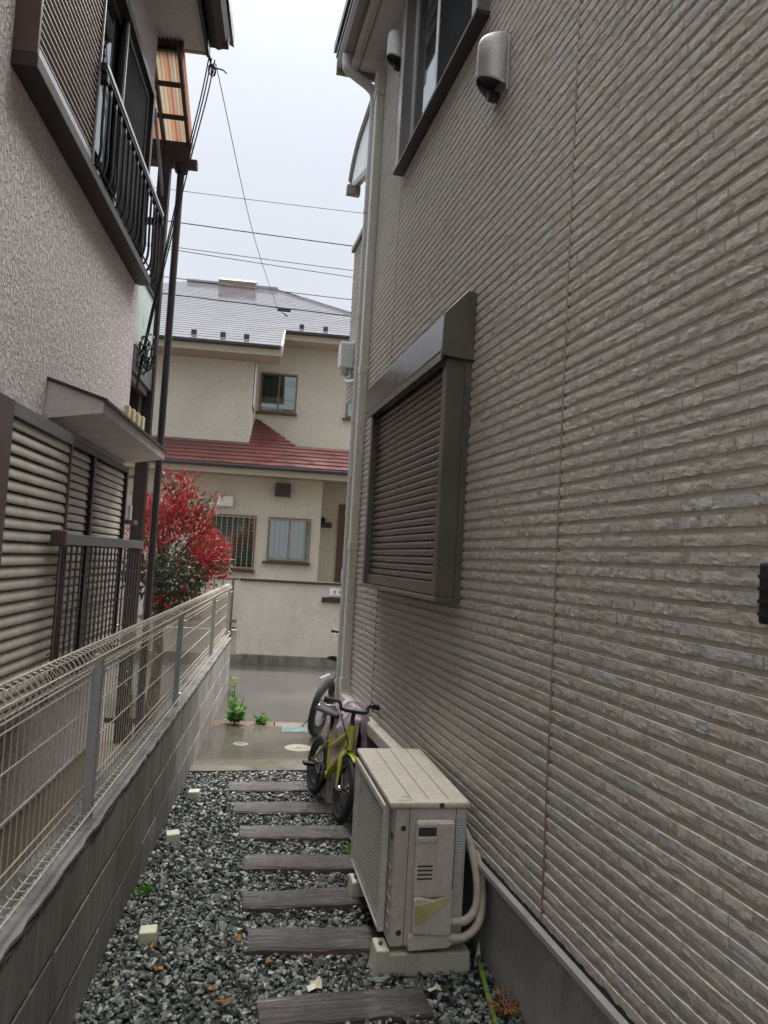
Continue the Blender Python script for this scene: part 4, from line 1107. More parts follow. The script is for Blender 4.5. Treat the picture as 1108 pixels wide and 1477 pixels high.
# ------------------------------------------------------------------ bicycles
def bicycle(label, rear, front, R, paint, lean, hbar, saddle_h, steer=0, kid=True, fender=False, bell=False):
    rear, front = Vector(rear), Vector(front)
    d = front-rear
    o = thing('bicycle', label, 'bicycle', rear, math.atan2(d.y, d.x))
    o.rotation_euler = (rad(lean), 0, math.atan2(d.y, d.x))
    wb = d.length
    tr = R*0.115
    def wheel(x, rot=0):
        tm = MB().lathe([(R-2*tr, -tr*0.55), (R-tr*1.3, -tr), (R-tr*0.4, -tr*0.8), (R, -tr*0.25), (R, tr*0.25), (R-tr*0.4, tr*0.8), (R-tr*1.3, tr), (R-2*tr, tr*0.55), (R-2*tr, -tr*0.55)], (0, 0, 0), 'y', 32)
        tm.f = tm.f[:-2]
        w = tm.build('wheel', 'tyre', o, smooth=True, loc=(x, 0, R)); w.rotation_euler = (0, 0, rot)
        rm = MB().lathe([(R-3.0*tr, -tr*0.45), (R-1.9*tr, -tr*0.6), (R-1.9*tr, tr*0.6), (R-3.0*tr, tr*0.45), (R-3.0*tr, -tr*0.45)], (0, 0, 0), 'y', 32)
        rm.f = rm.f[:-2]; rm.build('rim', 'bike_black', w, smooth=True)
        sp = MB()
        for k in range(20):
            a = 2*math.pi*k/20; b_ = a+(0.5 if k % 2 else -0.5)
            sp.tube([(0.018*math.cos(b_), (0.02 if k % 2 else -0.02), 0.018*math.sin(b_)), ((R-2.6*tr)*math.cos(a), 0, (R-2.6*tr)*math.sin(a))], 0.0013, 4)
        sp.build('spokes', 'chrome', w)
        MB().lathe([(0.012, -0.045), (0.02, -0.03), (0.016, 0), (0.02, 0.03), (0.012, 0.045)], (0, 0, 0), 'y', 12).build('hub', 'chrome', w, smooth=True)
        return w
    wheel(0); 
    bbx, bbz = wb*0.42, R*0.95
    hx, hz0, hz1 = wb-R*0.42, R*2.18, R*2.18+0.13          # head tube
    stx, stz = bbx-0.10, R*2.0+0.06                         # seat cluster
    fr = MB()
    t = 0.019 if kid else 0.017
    fr.tube([(bbx, 0, bbz), (stx, 0, stz)], t, 10)
    fr.tube([(bbx, 0, bbz), (hx+0.012, 0, hz0+0.03)], t*1.25, 10)
    fr.tube([(bbx-0.06, 0, bbz+0.16), (hx, 0, hz1-0.03)], t, 10)
    fr.tube([(hx+0.02, 0, hz0-0.01), (hx-0.02, 0, hz1)], t*1.3, 12)
    for s in (-1, 1):
        fr.tube([(bbx, s*0.03, bbz), (R*0.7, s*0.045, R), (0, s*0.055, R)], 0.009, 8)
        fr.tube([(stx+0.02, s*0.02, stz-0.06), (0.05, s*0.05, R+0.05), (0, s*0.055, R)], 0.008, 8)
    fr.lathe([(0.024, -0.04), (0.024, 0.04)], (bbx, 0, bbz), 'y', 12)
    fr.build('frame', paint, o, smooth=True)
    fz = bpy.data.objects.new('front_fork', None)
    st = thing('steering', None, None); bpy.data.objects.remove(st); bpy.data.objects.remove(fz)
    ax = Vector((hx, 0, 0))
    def rs(p):  # turn about the head tube
        p = Vector(p); q = p-ax; c_, s_ = math.cos(rad(steer)), math.sin(rad(steer))
        return Vector((hx+q.x*c_-q.y*s_, q.x*s_+q.y*c_, p.z))
    fk = MB()
    for s in (-1, 1):
        fk.tube([rs((wb, s*0.052, R)), rs((wb-0.015, s*0.052, R*1.5)), rs((hx+0.035, s*0.048, hz0-0.05)), rs((hx+0.02, s*0.02, hz0-0.015))], [0.009, 0.013, 0.016, 0.016], 8)
    fk.build('fork', paint, o, smooth=True)
    wpos = rs((wb, 0, 0)); w2 = wheel(wb, rad(steer)); w2.location = (wpos.x, wpos.y, R)
    hb = MB()
    hb.tube([rs((hx-0.02, 0, hz1)), rs((hx-0.045, 0, hbar-0.05)), rs((hx-0.04, 0, hbar-0.015))], 0.014, 10)
    hw = 0.175 if kid else 0.28
    pts = [rs((hx-0.10, -hw, hbar+0.035)), rs((hx-0.07, -hw*0.55, hbar+0.035)), rs((hx-0.045, -0.08, hbar)), rs((hx-0.04, 0, hbar-0.005)), rs((hx-0.045, 0.08, hbar)), rs((hx-0.07, hw*0.55, hbar+0.035)), rs((hx-0.10, hw, hbar+0.035))]
    hb.tube(curve_pts(pts, 5), 0.0105, 8)
    hbo = hb.build('handlebar', 'bike_black', o, smooth=True)
    for s in (-1, 1):
        MB().tube([rs((hx-0.088, s*hw*0.74, hbar+0.036)), rs((hx-0.104, s*(hw+0.012), hbar+0.035))], [0.0165, 0.018], 10).build('grip', 'black_plastic', hbo, smooth=True)
        MB().tube([rs((hx-0.07, s*hw*0.62, hbar+0.03)), rs((hx-0.045, s*hw*0.68, hbar+0.012)), rs((hx-0.06, s*hw*1.0, hbar+0.004))], 0.006, 6).build('brake_lever', 'chrome', hbo, smooth=True)
    MB().tube(curve_pts([rs((hx-0.06, -hw*0.55, hbar+0.02)), rs((hx+0.06, -hw*0.5, hbar-0.06)), rs((hx+0.07, -hw*0.2, hbar-0.17)), rs((hx+0.03, -0.03, hz0))], 8), 0.0035, 5).build('brake_cable', 'cable_black', hbo, smooth=True)
    if bell: MB().lathe([(0.004, 0.0), (0.028, 0.004), (0.03, 0.014), (0.02, 0.03), (0.004, 0.036)], rs((hx-0.05, 0.10, hbar+0.015)), 'z', 14).build('bell', 'bell_blue', hbo, smooth=True)
    MB().tube([(stx+0.01, 0, stz-0.05), (stx-0.055, 0, saddle_h-0.02)], 0.0125, 8).build('seat_post', 'bike_black' if kid else 'chrome', o, smooth=True)
    sx = stx-0.06
    sad = MB()
    def sf(s, t):
        x = sx-0.12+0.25*s; wd = 0.075*(1-s)**0.8+0.018; a = math.pi*t
        return (x, wd*math.cos(a), saddle_h+0.032*math.sin(a)*(1-0.2*s)+0.012*(1-s)*math.sin(a)-0.012)
    sad.grid(sf, 12, 10); sad.poly([sf(0, j/10) for j in range(11)]); sad.grid(lambda s, t: (sx-0.12+0.25*s, (0.075*(1-s)**0.8+0.018)*(1-2*t), saddle_h-0.0125), 12, 2)
    sad.build('saddle', 'bike_black', o, smooth=True)
    cg = MB().lathe([(0.065, -0.060), (0.07, -0.055), (0.07, -0.05), (0.0, -0.05)], (bbx, 0, bbz), 'y', 20)
    cg.prism([(bbx, bbz+0.062), (0.0, R+0.035), (-0.03, R), (0.0, R-0.035), (bbx, bbz-0.062)], -0.066, -0.058)
    cg.build('chain_guard', 'bike_black', o, smooth=False)
    for s in (-1, 1):
        cr2 = MB().tube([(bbx, s*0.07, bbz), (bbx+s*0.075, s*0.08, bbz-0.04*s)], 0.009, 6).build('crank', 'chrome', o)
        MB().box(bbx+s*0.075-0.03, bbx+s*0.075+0.03, s*0.085, s*0.155, bbz-0.04*s-0.01, bbz-0.04*s+0.01).build('pedal', 'black_plastic', cr2, bevel=0.003)
    if fender:
        fb = MB(); rr_ = R+0.03
        fb.grid(lambda s, t: ((-(rr_+0.02*s)*math.sin(0.15+0.8*s)+0.03*(1-s)-0.02, 0.020*(2*t-1)*(1-0.2*s), R+(rr_+0.02*s)*math.cos(0.15+0.8*s)+0.02+0.10*s*s-0.008*(2*t-1)**2)), 14, 4)
        f_ = fb.build('mudguard', 'fender_white', o, smooth=True); md = f_.modifiers.new('thick', 'SOLIDIFY'); md.thickness = 0.004
    else:
        fb = MB(); rr_ = R+0.02
        fb.grid(lambda s, t: (wb-0.0-(rr_)*math.sin(-0.5+1.1*s), 0.024*(2*t-1), R+rr_*math.cos(-0.5+1.1*s)-0.006*(2*t-1)**2), 10, 4)
        f_ = fb.build('mudguard', paint, o, smooth=True); md = f_.modifiers.new('thick', 'SOLIDIFY'); md.thickness = 0.003
    for s in (-1,):
        MB().tube([(0.08, 0.06, R*0.8), (0.02, 0.14, 0.0+math.tan(rad(max(0, lean)))*0.14)], 0.007, 6).build('kickstand', 'chrome', o)
    return o
bicycle('small yellow bicycle with black tyres standing beside the mauve cover', (0.245, 5.17, 0.012), (0.385, 4.62, 0.012), 0.187, 'bike_yellow', -9, 0.625, 0.54, steer=-4)
bicycle('black bicycle with white mudguard and blue bell on the concrete pad', (0.315, 6.80, 0.014), (0.64, 7.62, 0.014), 0.255, 'bike_black', 11, 0.78, 0.66, steer=8, kid=False, fender=True, bell=True)

# mauve bicycle cover draped over something, leaning at the wall
random.seed(3)
ch = [random.uniform(0, 6.28) for _ in range(8)]
from mathutils import noise as mnoise
def cov(s, t):
    a = math.pi*t                                      # over the ridge, wall side to path side
    top = 0.57+0.05*math.sin(s*4.0+0.4)
    ca = math.cos(a)
    x = 0.108*math.copysign(abs(ca)**0.7, ca)*(1+0.35*(1-math.sin(a)))
    z = top*math.sin(a)**0.5 if 0 < t < 1 else 0.0
    y = 0.70*s
    sh = max(0, abs(s-0.5)*2-0.7)/0.3
    x *= 1-0.97*sh**2; z *= 1-0.08*sh**2
    q = Vector((x*5, y*9, z*3.2))
    r1 = 1-abs(mnoise.noise(q+Vector((3.1, 0, 0))))*2
    r2 = 1-abs(mnoise.noise(q*2.3+Vector((0, 7.7, 0))))*2
    d = 0.030*r1+0.014*r2-0.02
    n = Vector((ca, (s-0.5)*1.2, math.sin(a)*0.8)).normalized()
    p = Vector((x, y, z))+n*d
    return (p.x, p.y, max(0.002, p.z))
cv2 = MB().grid(cov, 110, 90).build('bicycle_cover', 'cover_mauve', None, smooth=True, auto=False, loc=(0.50, 4.84, 0.0))
cv2.rotation_euler = (0, 0, TH)
tag(cv2, 'crumpled mauve sheet cover between the yellow bicycle and siding wall', 'cover')

# ------------------------------------------------------------------ lids, sticks, weeds
def lid(name, mat, x, y, r, z, label, cat):
    o = MB().lathe([(r, 0), (r, 0.003), (r-0.004, 0.005), (r*0.86, 0.005), (r*0.84, 0.0035), (0.001, 0.0035)], (0, 0, 0), 'z', 32).build(name, mat, None, smooth=True, loc=(x, y, z))
    MB().box(-0.02, 0.02, -0.006, 0.006, 0.0036, 0.006).build('lift_slot', 'ac_dark', o)
    return tag(o, label, cat)
lid('drain_cover', 'manhole_grey', -0.296, 6.41, 0.066, 0.0145, 'small round grey drain lid on wet pad near block wall', 'drain cover')
lid('drain_cover', 'manhole_cream', 0.168, 6.33, 0.115, 0.0145, 'round cream drain lid on wet pad beside the bicycles', 'drain cover')
o = MB().box(-0.10, 0.16, -0.10, 0.10, 0, 0.006).build('meter_cover', 'meter_blue', None, bevel=0.002, loc=(0.145, 7.0, 0.014))
MB().box(-0.112, 0.172, -0.112, 0.112, -0.002, 0.003).build('rim', 'manhole_grey', o)
tag(o, 'blue-green rectangular meter lid set in the wet pad', 'meter cover')
o = cable('bamboo_stick', 'green bamboo stick lying along the foundation behind the air conditioner', 'stick', [(0.845, 3.16, 0.045), (0.815, 2.9, 0.03), (0.787, 2.6, 0.022), (0.77, 2.35, 0.02)], 0.0095, 'bamboo', n=8)
o = MB().add([(0, 0, 0), (0.03, 0.004, 0), (0.012, 0.002, 0.10), (0.0, 0.02, 0), (0.03, 0.022, 0)], [(0, 1, 2), (1, 4, 2), (4, 3, 2), (3, 0, 2), (0, 3, 4, 1)]).build('plastic_stake', 'white_plastic', None, loc=(0.815, 3.02, 0.0))
tag(o, 'small white pointed plastic stake beside the green bamboo stick', 'stake')

def leaf_arrays(P, D, Ln, Wn, rngl, droop=0.25):
    """folded leaf blades: six points each"""
    N = len(P)
    D = D/np.linalg.norm(D, axis=1, keepdims=True)
    u_ = np.cross(D, rngl.normal(0, 1, (N, 3))); u_ /= np.linalg.norm(u_, axis=1, keepdims=True)
    nrm = np.cross(u_, D)
    Ln = Ln[:, None]; Wn = Wn[:, None]
    a = P; m1 = P+D*Ln*0.45; tip = P+D*Ln-nrm*Ln*droop
    l = m1+u_*Wn*0.5+nrm*Wn*0.16; r = m1-u_*Wn*0.5+nrm*Wn*0.16
    V = np.stack([a, r, tip, l, m1-nrm*Wn*0.02], 1)
    F = np.array([(0, 1, 4), (1, 2, 4), (2, 3, 4), (3, 0, 4)])
    return V.reshape(-1, 3), (np.arange(N)[:, None, None]*5+F[None]).reshape(-1, 3)
def leaves(name, mat, parent, P, D, Ln, Wn, loc=(0, 0, 0), droop=0.25, kind='stuff'):
    V, F = leaf_arrays(np.array(P), np.array(D), np.array(Ln), np.array(Wn), rng, droop)
    o = bpy.data.objects.new(name, arrays_mesh(name, V, F, mat)); COL.objects.link(o); o.parent = parent; o.location = loc
    if kind: o['kind'] = kind
    return o
def weed(label, loc, h, nst, spread, flower=False, seed=0, ll=0.09):
    r = np.random.default_rng(seed)
    o = thing('weed', label, 'plant', loc)
    P, D, L, Wd_ = [], [], [], []
    stem = MB(); FP, FD, FL, FW = [], [], [], []
    for s in range(nst):
        a = r.uniform(0, 6.28); hh = h*(1.0 if s == 0 else r.uniform(0.3, 0.65)); sp = spread*(0.25 if s == 0 else 1)
        top = Vector((math.cos(a)*sp, math.sin(a)*sp, hh)); pts = [Vector((0, 0, 0)), top*0.5+Vector((0, 0, hh*0.08)), top]
        stem.tube(pts, 0.004, 5)
        nl = int(6+hh*34)
        for i in range(nl):
            t = 0.1+0.9*i/nl; q = top*t
            b_ = r.uniform(0, 6.28)
            P.append((q.x, q.y, q.z)); D.append((math.cos(b_), math.sin(b_), r.uniform(0.1, 0.9))); l = ll*(1.15-0.6*t)*r.uniform(0.7, 1.2); L.append(l); Wd_.append(l*0.5)
        if flower and s == 0:
            for i in range(26):
                b_ = r.uniform(0, 6.28); FP.append((top.x+r.normal(0, 0.014), top.y+r.normal(0, 0.014), top.z+r.uniform(-0.03, 0.05))); FD.append((math.cos(b_), math.sin(b_), 0.8)); FL.append(0.024); FW.append(0.016)
    stem.build('stem', 'leaf_weed', o)
    leaves('leaves', 'leaf_weed', o, P, D, L, Wd_)
    if flower: leaves('flowers', 'leaf_yellow', o, FP, FD, FL, FW)
    return o
weed('tall bright green weed with yellow flower head at end of block wall', (-0.40, 7.16, 0.01), 0.37, 8, 0.09, True, 1, 0.095)
weed('low bright green weed in the soil strip beside the pad', (-0.155, 7.2, 0.01), 0.10, 5, 0.05, False, 2, 0.075)
weed('tiny green weed at the foot of the block wall', (-0.545, 3.63, 0.0), 0.055, 4, 0.04, False, 3, 0.05)
weed('green weed tuft beside the air conditioner grille', (0.425, 4.17, 0.0), 0.05, 8, 0.06, False, 4, 0.04)
fp = []
fo = MB()
random.seed(9)
for i in range(46):
    a = random.uniform(0, 6.28); l = random.uniform(0.05, 0.12)
    fo.tube([(random.uniform(-0.03, 0.03), random.uniform(-0.03, 0.03), 0), (math.cos(a)*l*0.4, math.sin(a)*l*0.4, l*0.45), (math.cos(a)*l*0.8, math.sin(a)*l*0.8, l*0.5)], 0.0018, 4)
tag(fo.build('dry_fern', 'leaf_dry', None, loc=(0.845, 2.70, 0.0)), 'dry orange fern tuft by the foundation and bamboo stick', 'plant')
random.seed(14)
for i, (x, y, s) in enumerate(((0.19, 2.86, 0.05), (-0.10, 3.20, 0.03), (0.02, 3.03, 0.028), (-0.43, 3.15, 0.03), (-0.38, 2.98, 0.03), (-0.18, 2.85, 0.028), (-0.13, 2.76, 0.03), (0.62, 2.83, 0.05))):
    n = 7
    mb = MB(); pts = [(s*(1-0.25*(k % 2))*math.cos(2*math.pi*k/n*1.0)*0.9, s*0.5*(1-0.3*(k % 2))*math.sin(2*math.pi*k/n), 0.008*math.sin(k*2.1)) for k in range(n)]
    mb.add(pts+[(0, 0, 0.006)], [(k, (k+1) % n, n) for k in range(n)])
    o = mb.build('fallen_leaf', 'cream_cube' if i in (0, 7) else 'leaf_dry', None, loc=(x, y, 0.024)); o.rotation_euler = (random.uniform(-0.25, 0.25), random.uniform(-0.25, 0.25), random.uniform(0, 6.28))
    tag(o, {0: 'large pale tan fallen leaf on gravel before the air conditioner', 7: 'pale tan fallen leaf on gravel at the end of the seventh sleeper'}.get(i, 'small orange brown fallen leaf lying on the gravel'), 'leaf', None if i in (0, 7) else 'fallen leaves on the gravel')

# ------------------------------------------------------------------ red-leaved tree
T = thing('photinia_tree', 'red-leaved evergreen shrub tree behind the mesh fence', 'tree', (-1.27, 8.05, -0.04))
trk = MB().tube(curve_pts([(0, 0, 0), (0.01, 0.0, 0.5), (-0.01, 0.02, 0.95), (0.03, 0.0, 1.25)], 4), [0.06-0.0015*i for i in range(13)], 10).build('trunk', 'bark', T, smooth=True)
r = np.random.default_rng(5)
tips = []
br = []
for i in range(17):
    a = r.uniform(0, 6.28); z0 = r.uniform(0.85, 1.25)
    end = Vector((0.12+0.42*math.cos(a)*r.uniform(0.6, 1), 0.42*math.sin(a)*r.uniform(0.5, 1), r.uniform(1.15, 2.15)))
    mid = Vector((end.x*0.35, end.y*0.35, (z0+end.z)/2+0.05))
    MB().tube(curve_pts([(0.0, 0.0, z0), mid, end], 4), [0.022-0.0018*q for q in range(9)], 6).build('branch', 'twig', T, smooth=True)
cl = []
for i in range(230):                         # clumps on and in the crown
    for _ in range(60):
        q = Vector((r.uniform(-1, 1), r.uniform(-1, 1), r.uniform(-1, 1)))
        if 0.35 < q.length < 1: break
    p = Vector((0.115+0.47*q.x, 0.48*q.y, 1.60+0.70*q.z))
    if p.z > 1.75: p.x += 0.0-0.10*(p.z-1.75)/0.6; p.x = 0.05+(p.x-0.05)*(1-0.42*(p.z-1.75)/0.6)
    if p.z < 1.25: p.x = 0.02+(p.x-0.02)*0.75
    cl.append(p)
for (x, y, z) in ((0.50, -0.1, 1.55), (0.56, 0.0, 1.45), (0.52, 0.1, 1.70), (0.45, -0.1, 1.82), (0.58, -0.05, 1.60), (0.42, 0.0, 1.95), (0.60, 0.0, 1.38), (0.3, -0.2, 2.15), (0.12, -0.1, 2.33), (-0.02, 0, 2.30), (0.22, 0.05, 2.30), (0.48, -0.1, 2.10), (0.35, 0.1, 0.98), (0.25, -0.2, 1.0), (0.42, 0, 1.02)): cl.append(Vector((x, y, z)))
RP, RD, RL, RWd, GP, GD, GL, GW = [], [], [], [], [], [], [], []
cen = Vector((0.1, 0, 1.5))
for idx, p in enumerate(cl):
    out = (p-cen); 
    lowl = p.z < 1.56 + 0.10*math.sin(p.x*9) - 0.6*max(0, p.x-0.15)
    red = (not lowl) or idx >= 230
    if red and idx < 230 and r.uniform() < 0.10: red = False
    if lowl and idx < 230 and r.uniform() < 0.10: red = True
    nl = 24 if red else 26
    for j in range(nl):
        off_ = r.normal(0, 0.045, 3); d = np.array(out.normalized())*0.9+r.normal(0, 0.55, 3)+np.array([0, 0, 0.45 if red else -0.1])
        l = r.uniform(0.05, 0.085) if red else r.uniform(0.045, 0.08)
        if red: RP.append(np.array(p)+off_); RD.append(d); RL.append(l); RWd.append(l*r.uniform(0.22, 0.36))
        else: GP.append(np.array(p)+off_*1.3); GD.append(d); GL.append(l); GW.append(l*r.uniform(0.4, 0.55))
leaves('red_crown', 'leaf_red', T, RP, RD, RL, RWd)
leaves('green_crown', 'leaf_green', T, GP, GD, GL, GW)
# twiggy shrub seen through the mesh
S = thing('shrub', 'thin twiggy green shrub growing behind the mesh fence', 'shrub', (-0.98, 5.55, -0.04))
mb = MB(); P, D, L, Wd_ = [], [], [], []
for i in range(9):
    a = r.uniform(0, 6.28); e = Vector((0.14*math.cos(a), 0.45*math.sin(a), r.uniform(0.55, 1.12)))
    mb.tube([(0, 0, 0), e*0.5+Vector((0, 0, 0.06)), e], [0.006, 0.004, 0.002], 5)
    for j in range(16):
        q = e*r.uniform(0.4, 1.0); P.append(np.array(q)+r.normal(0, 0.02, 3)); D.append(r.normal(0, 1, 3)+np.array([0, 0, 0.3])); l = r.uniform(0.02, 0.045); L.append(l); Wd_.append(l*0.45)
mb.build('stem', 'twig', S); leaves('leaves', 'leaf_weed', S, P, D, L, Wd_)

# ------------------------------------------------------------------ garden wall and gate over the road
gw = thing('garden_wall', 'cream rendered garden wall with dark cap across the road', 'wall', (2.0, 11.25, 0), frame=True)
box('wall', 'garden_wall', gw, -0.68, 7.0, 11.22, 11.36, 0.13, 1.165)
box('base', 'garden_base', gw, -3.4, 7.0, 11.17, 11.40, -0.12, 0.135, 0.01)
box('cap', 'wall_cap', gw, -0.685, 7.0, 11.19, 11.39, 1.166, 1.205, 0.004)
sg = MB().box(0.60, 0.95, 11.19, 11.219, 1.02, 1.12).build('nameplate', 'white_plastic', gw, bevel=0.003)
for i, (a, b_, c, d) in enumerate(((0.66, 0.70, 1.075, 1.083), (0.676, 0.684, 1.05, 1.10), (0.665, 0.697, 1.05, 1.056), (0.74, 0.775, 1.09, 1.097), (0.74, 0.748, 1.05, 1.09), (0.766, 0.774, 1.05, 1.09), (0.745, 0.77, 1.066, 1.071), (0.80, 0.84, 1.085, 1.092), (0.815, 0.823, 1.05, 1.10))): box('character_stroke', 'ac_dark', sg, a, b_, 11.1865, 11.1895, c, d)
box('mail_slot', 'dark_brown_metal', gw, 0.50, 0.95, 11.185, 11.219, 0.915, 0.99, 0.004)
box('mail_slot_lip', 'pale_alu', gw, 0.58, 0.95, 11.18, 11.219, 1.0, 1.008)
ga = thing('garden_gate', 'low brown metal gate beside the cream garden wall', 'gate', (-1.5, 11.3, 0), frame=True)
gpost = MB().box(-0.80, -0.765, 11.28, 11.32, 0.13, 1.165).build('post', 'gate_brown', ga)
box('post', 'gate_brown', ga, -2.25, -2.215, 11.28, 11.32, 0.13, 1.165)
box('top_rail', 'gate_brown', ga, -2.3, -0.70, 11.27, 11.33, 1.166, 1.20)
box('bottom_rail', 'gate_brown', ga, -2.213, -0.70, 11.28, 11.32, 0.56, 0.60)
gb = MB().box(-0.008, 0.008, 11.292, 11.308, 0.601, 1.165).mesh('bar', 'gate_brown')
for i in range(11): place('bar', gb, ga, (-2.13+i*0.12, 0, 0))
box('step_block', 'garden_wall', ga, -3.4, -0.685, 11.3, 11.40, 0.136, 0.45)
for z in (0.47, 0.56): box('latch_plate', 'gate_brown', ga, -0.86, -0.70, 11.25, 11.279, z, z+0.03)

# ------------------------------------------------------------------ far house
K = thing('house', 'cream two-storey house with red roofs across the road', 'house', (-0.5, 15.5, 0), frame=True)
XL = -7.5
FW = 14.6
winA = (-1.52, -0.66, 1.25, 2.27); winB = (-0.43, 0.36, 1.44, 2.27)
mb = MB()
for a, b_, c, d in wall_cells(XL, 0.54, 0.0, 3.15, [winA, winB]): mb.box(a, b_, FW, FW+0.2, c, d)
mb.box(0.34, 0.54, FW+0.2, 15.6, 0.0, 3.15)
mb.build('wall', 'far_wall', K)
mb = MB()
for a, b_, c, d in wall_cells(0.54, 4.5, 0.0, 3.3, [(0.93, 1.75, 0.0, 2.66)]): mb.box(a, b_, 15.6, 15.75, c, d)
mb.build('porch_wall', 'far_wall', K)
pd = MB().box(0.99, 1.69, 15.62, 15.66, 0.2, 2.60).build('door', 'door_brown', K)
mb = MB(); mb.box(0.93, 0.989, 15.56, 15.70, 0.0, 2.66); mb.box(1.691, 1.75, 15.56, 15.70, 0, 2.66); mb.box(0.99, 1.69, 15.56, 15.70, 2.60, 2.66); mb.build('door_frame', 'door_brown', pd)
box('handle', 'pale_alu', pd, 1.05, 1.08, 15.58, 15.62, 1.1, 1.35)
lm = MB().box(0.56, 0.80, 15.45, 15.599, 2.17, 2.27).build('porch_lamp', 'black_plastic', K, bevel=0.01)
MB().lathe([(0.03, 2.27), (0.05, 2.33), (0.02, 2.38)], (0.62, 15.52, 0), 'z', 10).build('lamp_stem', 'black_plastic', lm)
# upper storey
YL_, YB_ = 15.2, 16.9
mb = MB(); mb.box(XL, -0.94, YL_, YL_+0.2, 3.2, 5.80)
mb.build('upper_wall', 'far_wall', K)
wc = (-0.871, -0.072, 4.673, 5.548)
mb = MB()
for a, b_, c, d in wall_cells(-0.94, 5.0, 3.3, 6.45, [wc, (1.03, 1.96, 4.67, 5.31)]): mb.box(a, b_, YB_, YB_+0.2, c, d)
mb.build('upper_wall', 'far_wall', K)
mb = MB(); mb.box(-1.14, -0.939, YL_+0.2, YB_+0.2, 3.2, 5.88); rw_ = mb.build('return_wall', 'far_wall', K)
sw = MB().box(-0.938, -0.925, 15.42, 16.0, 4.46, 5.46).build('side_window', 'sash_bronze', K)
box('pane', 'curtain_white', sw, -0.9245, -0.921, 15.48, 15.94, 4.54, 5.40)
def far_window(x0, x1, z0, z1, y, back, grille=True, blind=None, half=None):
    mb = MB(); f = 0.035
    mb.box(x0, x0+f, y-0.03, y+0.08, z0, z1); mb.box(x1-f, x1, y-0.03, y+0.08, z0, z1); mb.box(x0+f, x1-f, y-0.03, y+0.08, z1-f, z1); mb.box(x0+f, x1-f, y-0.03, y+0.08, z0, z0+0.06)
    w = mb.build('window', 'sash_bronze', K)
    xm = (x0+x1)/2
    mb = MB(); mb.box(xm-0.02, xm+0.02, y+0.01, y+0.05, z0+0.06, z1-f); mb.build('mullion', 'sash_bronze', w)
    box('pane', 'glass', w, x0+f, xm-0.02, y+0.03, y+0.034, z0+0.06, z1-f); box('pane', 'glass', w, xm+0.02, x1-f, y+0.02, y+0.024, z0+0.06, z1-f)
    box('sill', 'wall_cap', w, x0-0.07, x1+0.03, y-0.08, y+0.02, z0-0.045, z0-0.002)
    a, b_ = (x0, x1) if half is None else half
    mb = MB(); mb.grid(lambda s, t: (a+(b_-a)*s, y+0.12+0.012*math.sin(s*60), z0+(z1-z0-0.0)*t), 60, 1); mb.build('curtain', back, w, smooth=True)
    box('room', 'room_dark', w, x0-0.05, x1+0.05, y+0.16, y+0.18, z0-0.05, z1+0.05)
    if blind:
        for i in range(14): box('blind_slat', blind, w, x0+0.05, x1-0.03, y+0.06, y+0.075, z0+0.10+i*(z1-z0-0.16)/14, z0+0.10+i*(z1-z0-0.16)/14+0.045)
    if grille:
        gb = MB().box(-0.006, 0.006, y-0.075, y-0.063, z0+0.0, z1).mesh('grille_bar', 'grille_bar')
        n = 9
        for i in range(n): place('grille_bar', gb, w, (x0+0.03+i*(x1-x0-0.06)/(n-1), 0, 0))
        for z in (z0+0.03, z1-0.05): box('grille_rail', 'grille_bar', w, x0, x1, y-0.062, y-0.05, z, z+0.02)
    return w
far_window(*winA, FW, 'room_dark', True, 'blind_green')
far_window(*winB, FW, 'curtain_grey', True)
far_window(*wc, YB_, 'curtain_grey', False)
far_window(1.03, 1.96, 4.67, 5.31, YB_, 'curtain_white', False)
mb = MB(); mb.prism([(14.40, 2.66), (14.38, 2.88), (14.599, 2.92), (14.599, 2.66)], -0.35, -0.06, 'x'); mb.build('vent_hood', 'dark_brown_metal', K)
o = MB().box(-1.40, -1.11, 14.47, 14.599, 2.41, 2.60).build('junction_box', 'white_plastic', K, bevel=0.01)
tube_obj('conduit', 'far_trim', o, [(-1.40, 14.57, 2.52), (-3.0, 14.57, 2.55)], 0.015, 6)
# lower roof, course by course
el_, s1 = 3.16, 0.475
ncs, dpc = 14, 0.2
def slab(x0, x1, y0, y1, z0, z1, lip):
    mb = MB()
    mb.add([(x0[0], y0, z0+lip), (x1[0], y0, z0+lip), (x1[1], y1, z1+0.002), (x0[1], y1, z1+0.002), (x0[0], y0, z0-0.03), (x1[0], y0, z0-0.03), (x1[1], y1, z1-0.03), (x0[1], y1, z1-0.03)],
           [(0, 1, 2, 3), (7, 6, 5, 4), (0, 4, 5, 1), (1, 5, 6, 2), (2, 6, 7, 3), (3, 7, 4, 0)])
    return mb
rf = box('lower_roof', 'far_trim', K, XL-0.4, 5.0, 14.02, 15.2, 3.03, 3.10)
for i in range(ncs):
    y0 = 14.0+i*dpc; y1 = y0+dpc; za, zb = el_+i*dpc*s1, el_+(i+1)*dpc*s1
    if y0 < 15.19: xa, xb = (XL-0.4, XL-0.4), (5.0, 5.0)
    else:
        e0 = -0.05-0.86*(y0-15.25)/1.6; e1 = -0.05-0.86*(y1-15.25)/1.6
        xa, xb = (-0.938, -0.938), (max(e0, -0.93), max(e1, -0.93))
    slab(xa, xb, y0, y1, za, zb, 0.022).build('tile_course', 'roof_red', rf)
box('roof_deck', 'far_trim', rf, -0.93, 5.0, 15.2, 16.9, 3.60, 3.66)
mb = MB(); mb.box(XL-0.4, 5.0, 14.0, 14.05, 2.98, 3.11); fa = mb.build('fascia', 'far_trim', rf)
box('gutter', 'far_gutter', fa, XL-0.4, 5.0, 13.92, 13.999, 3.085, 3.145, 0.015)
box('soffit', 'far_trim', rf, XL-0.4, 5.0, 14.05, 14.6, 3.0, 3.02)
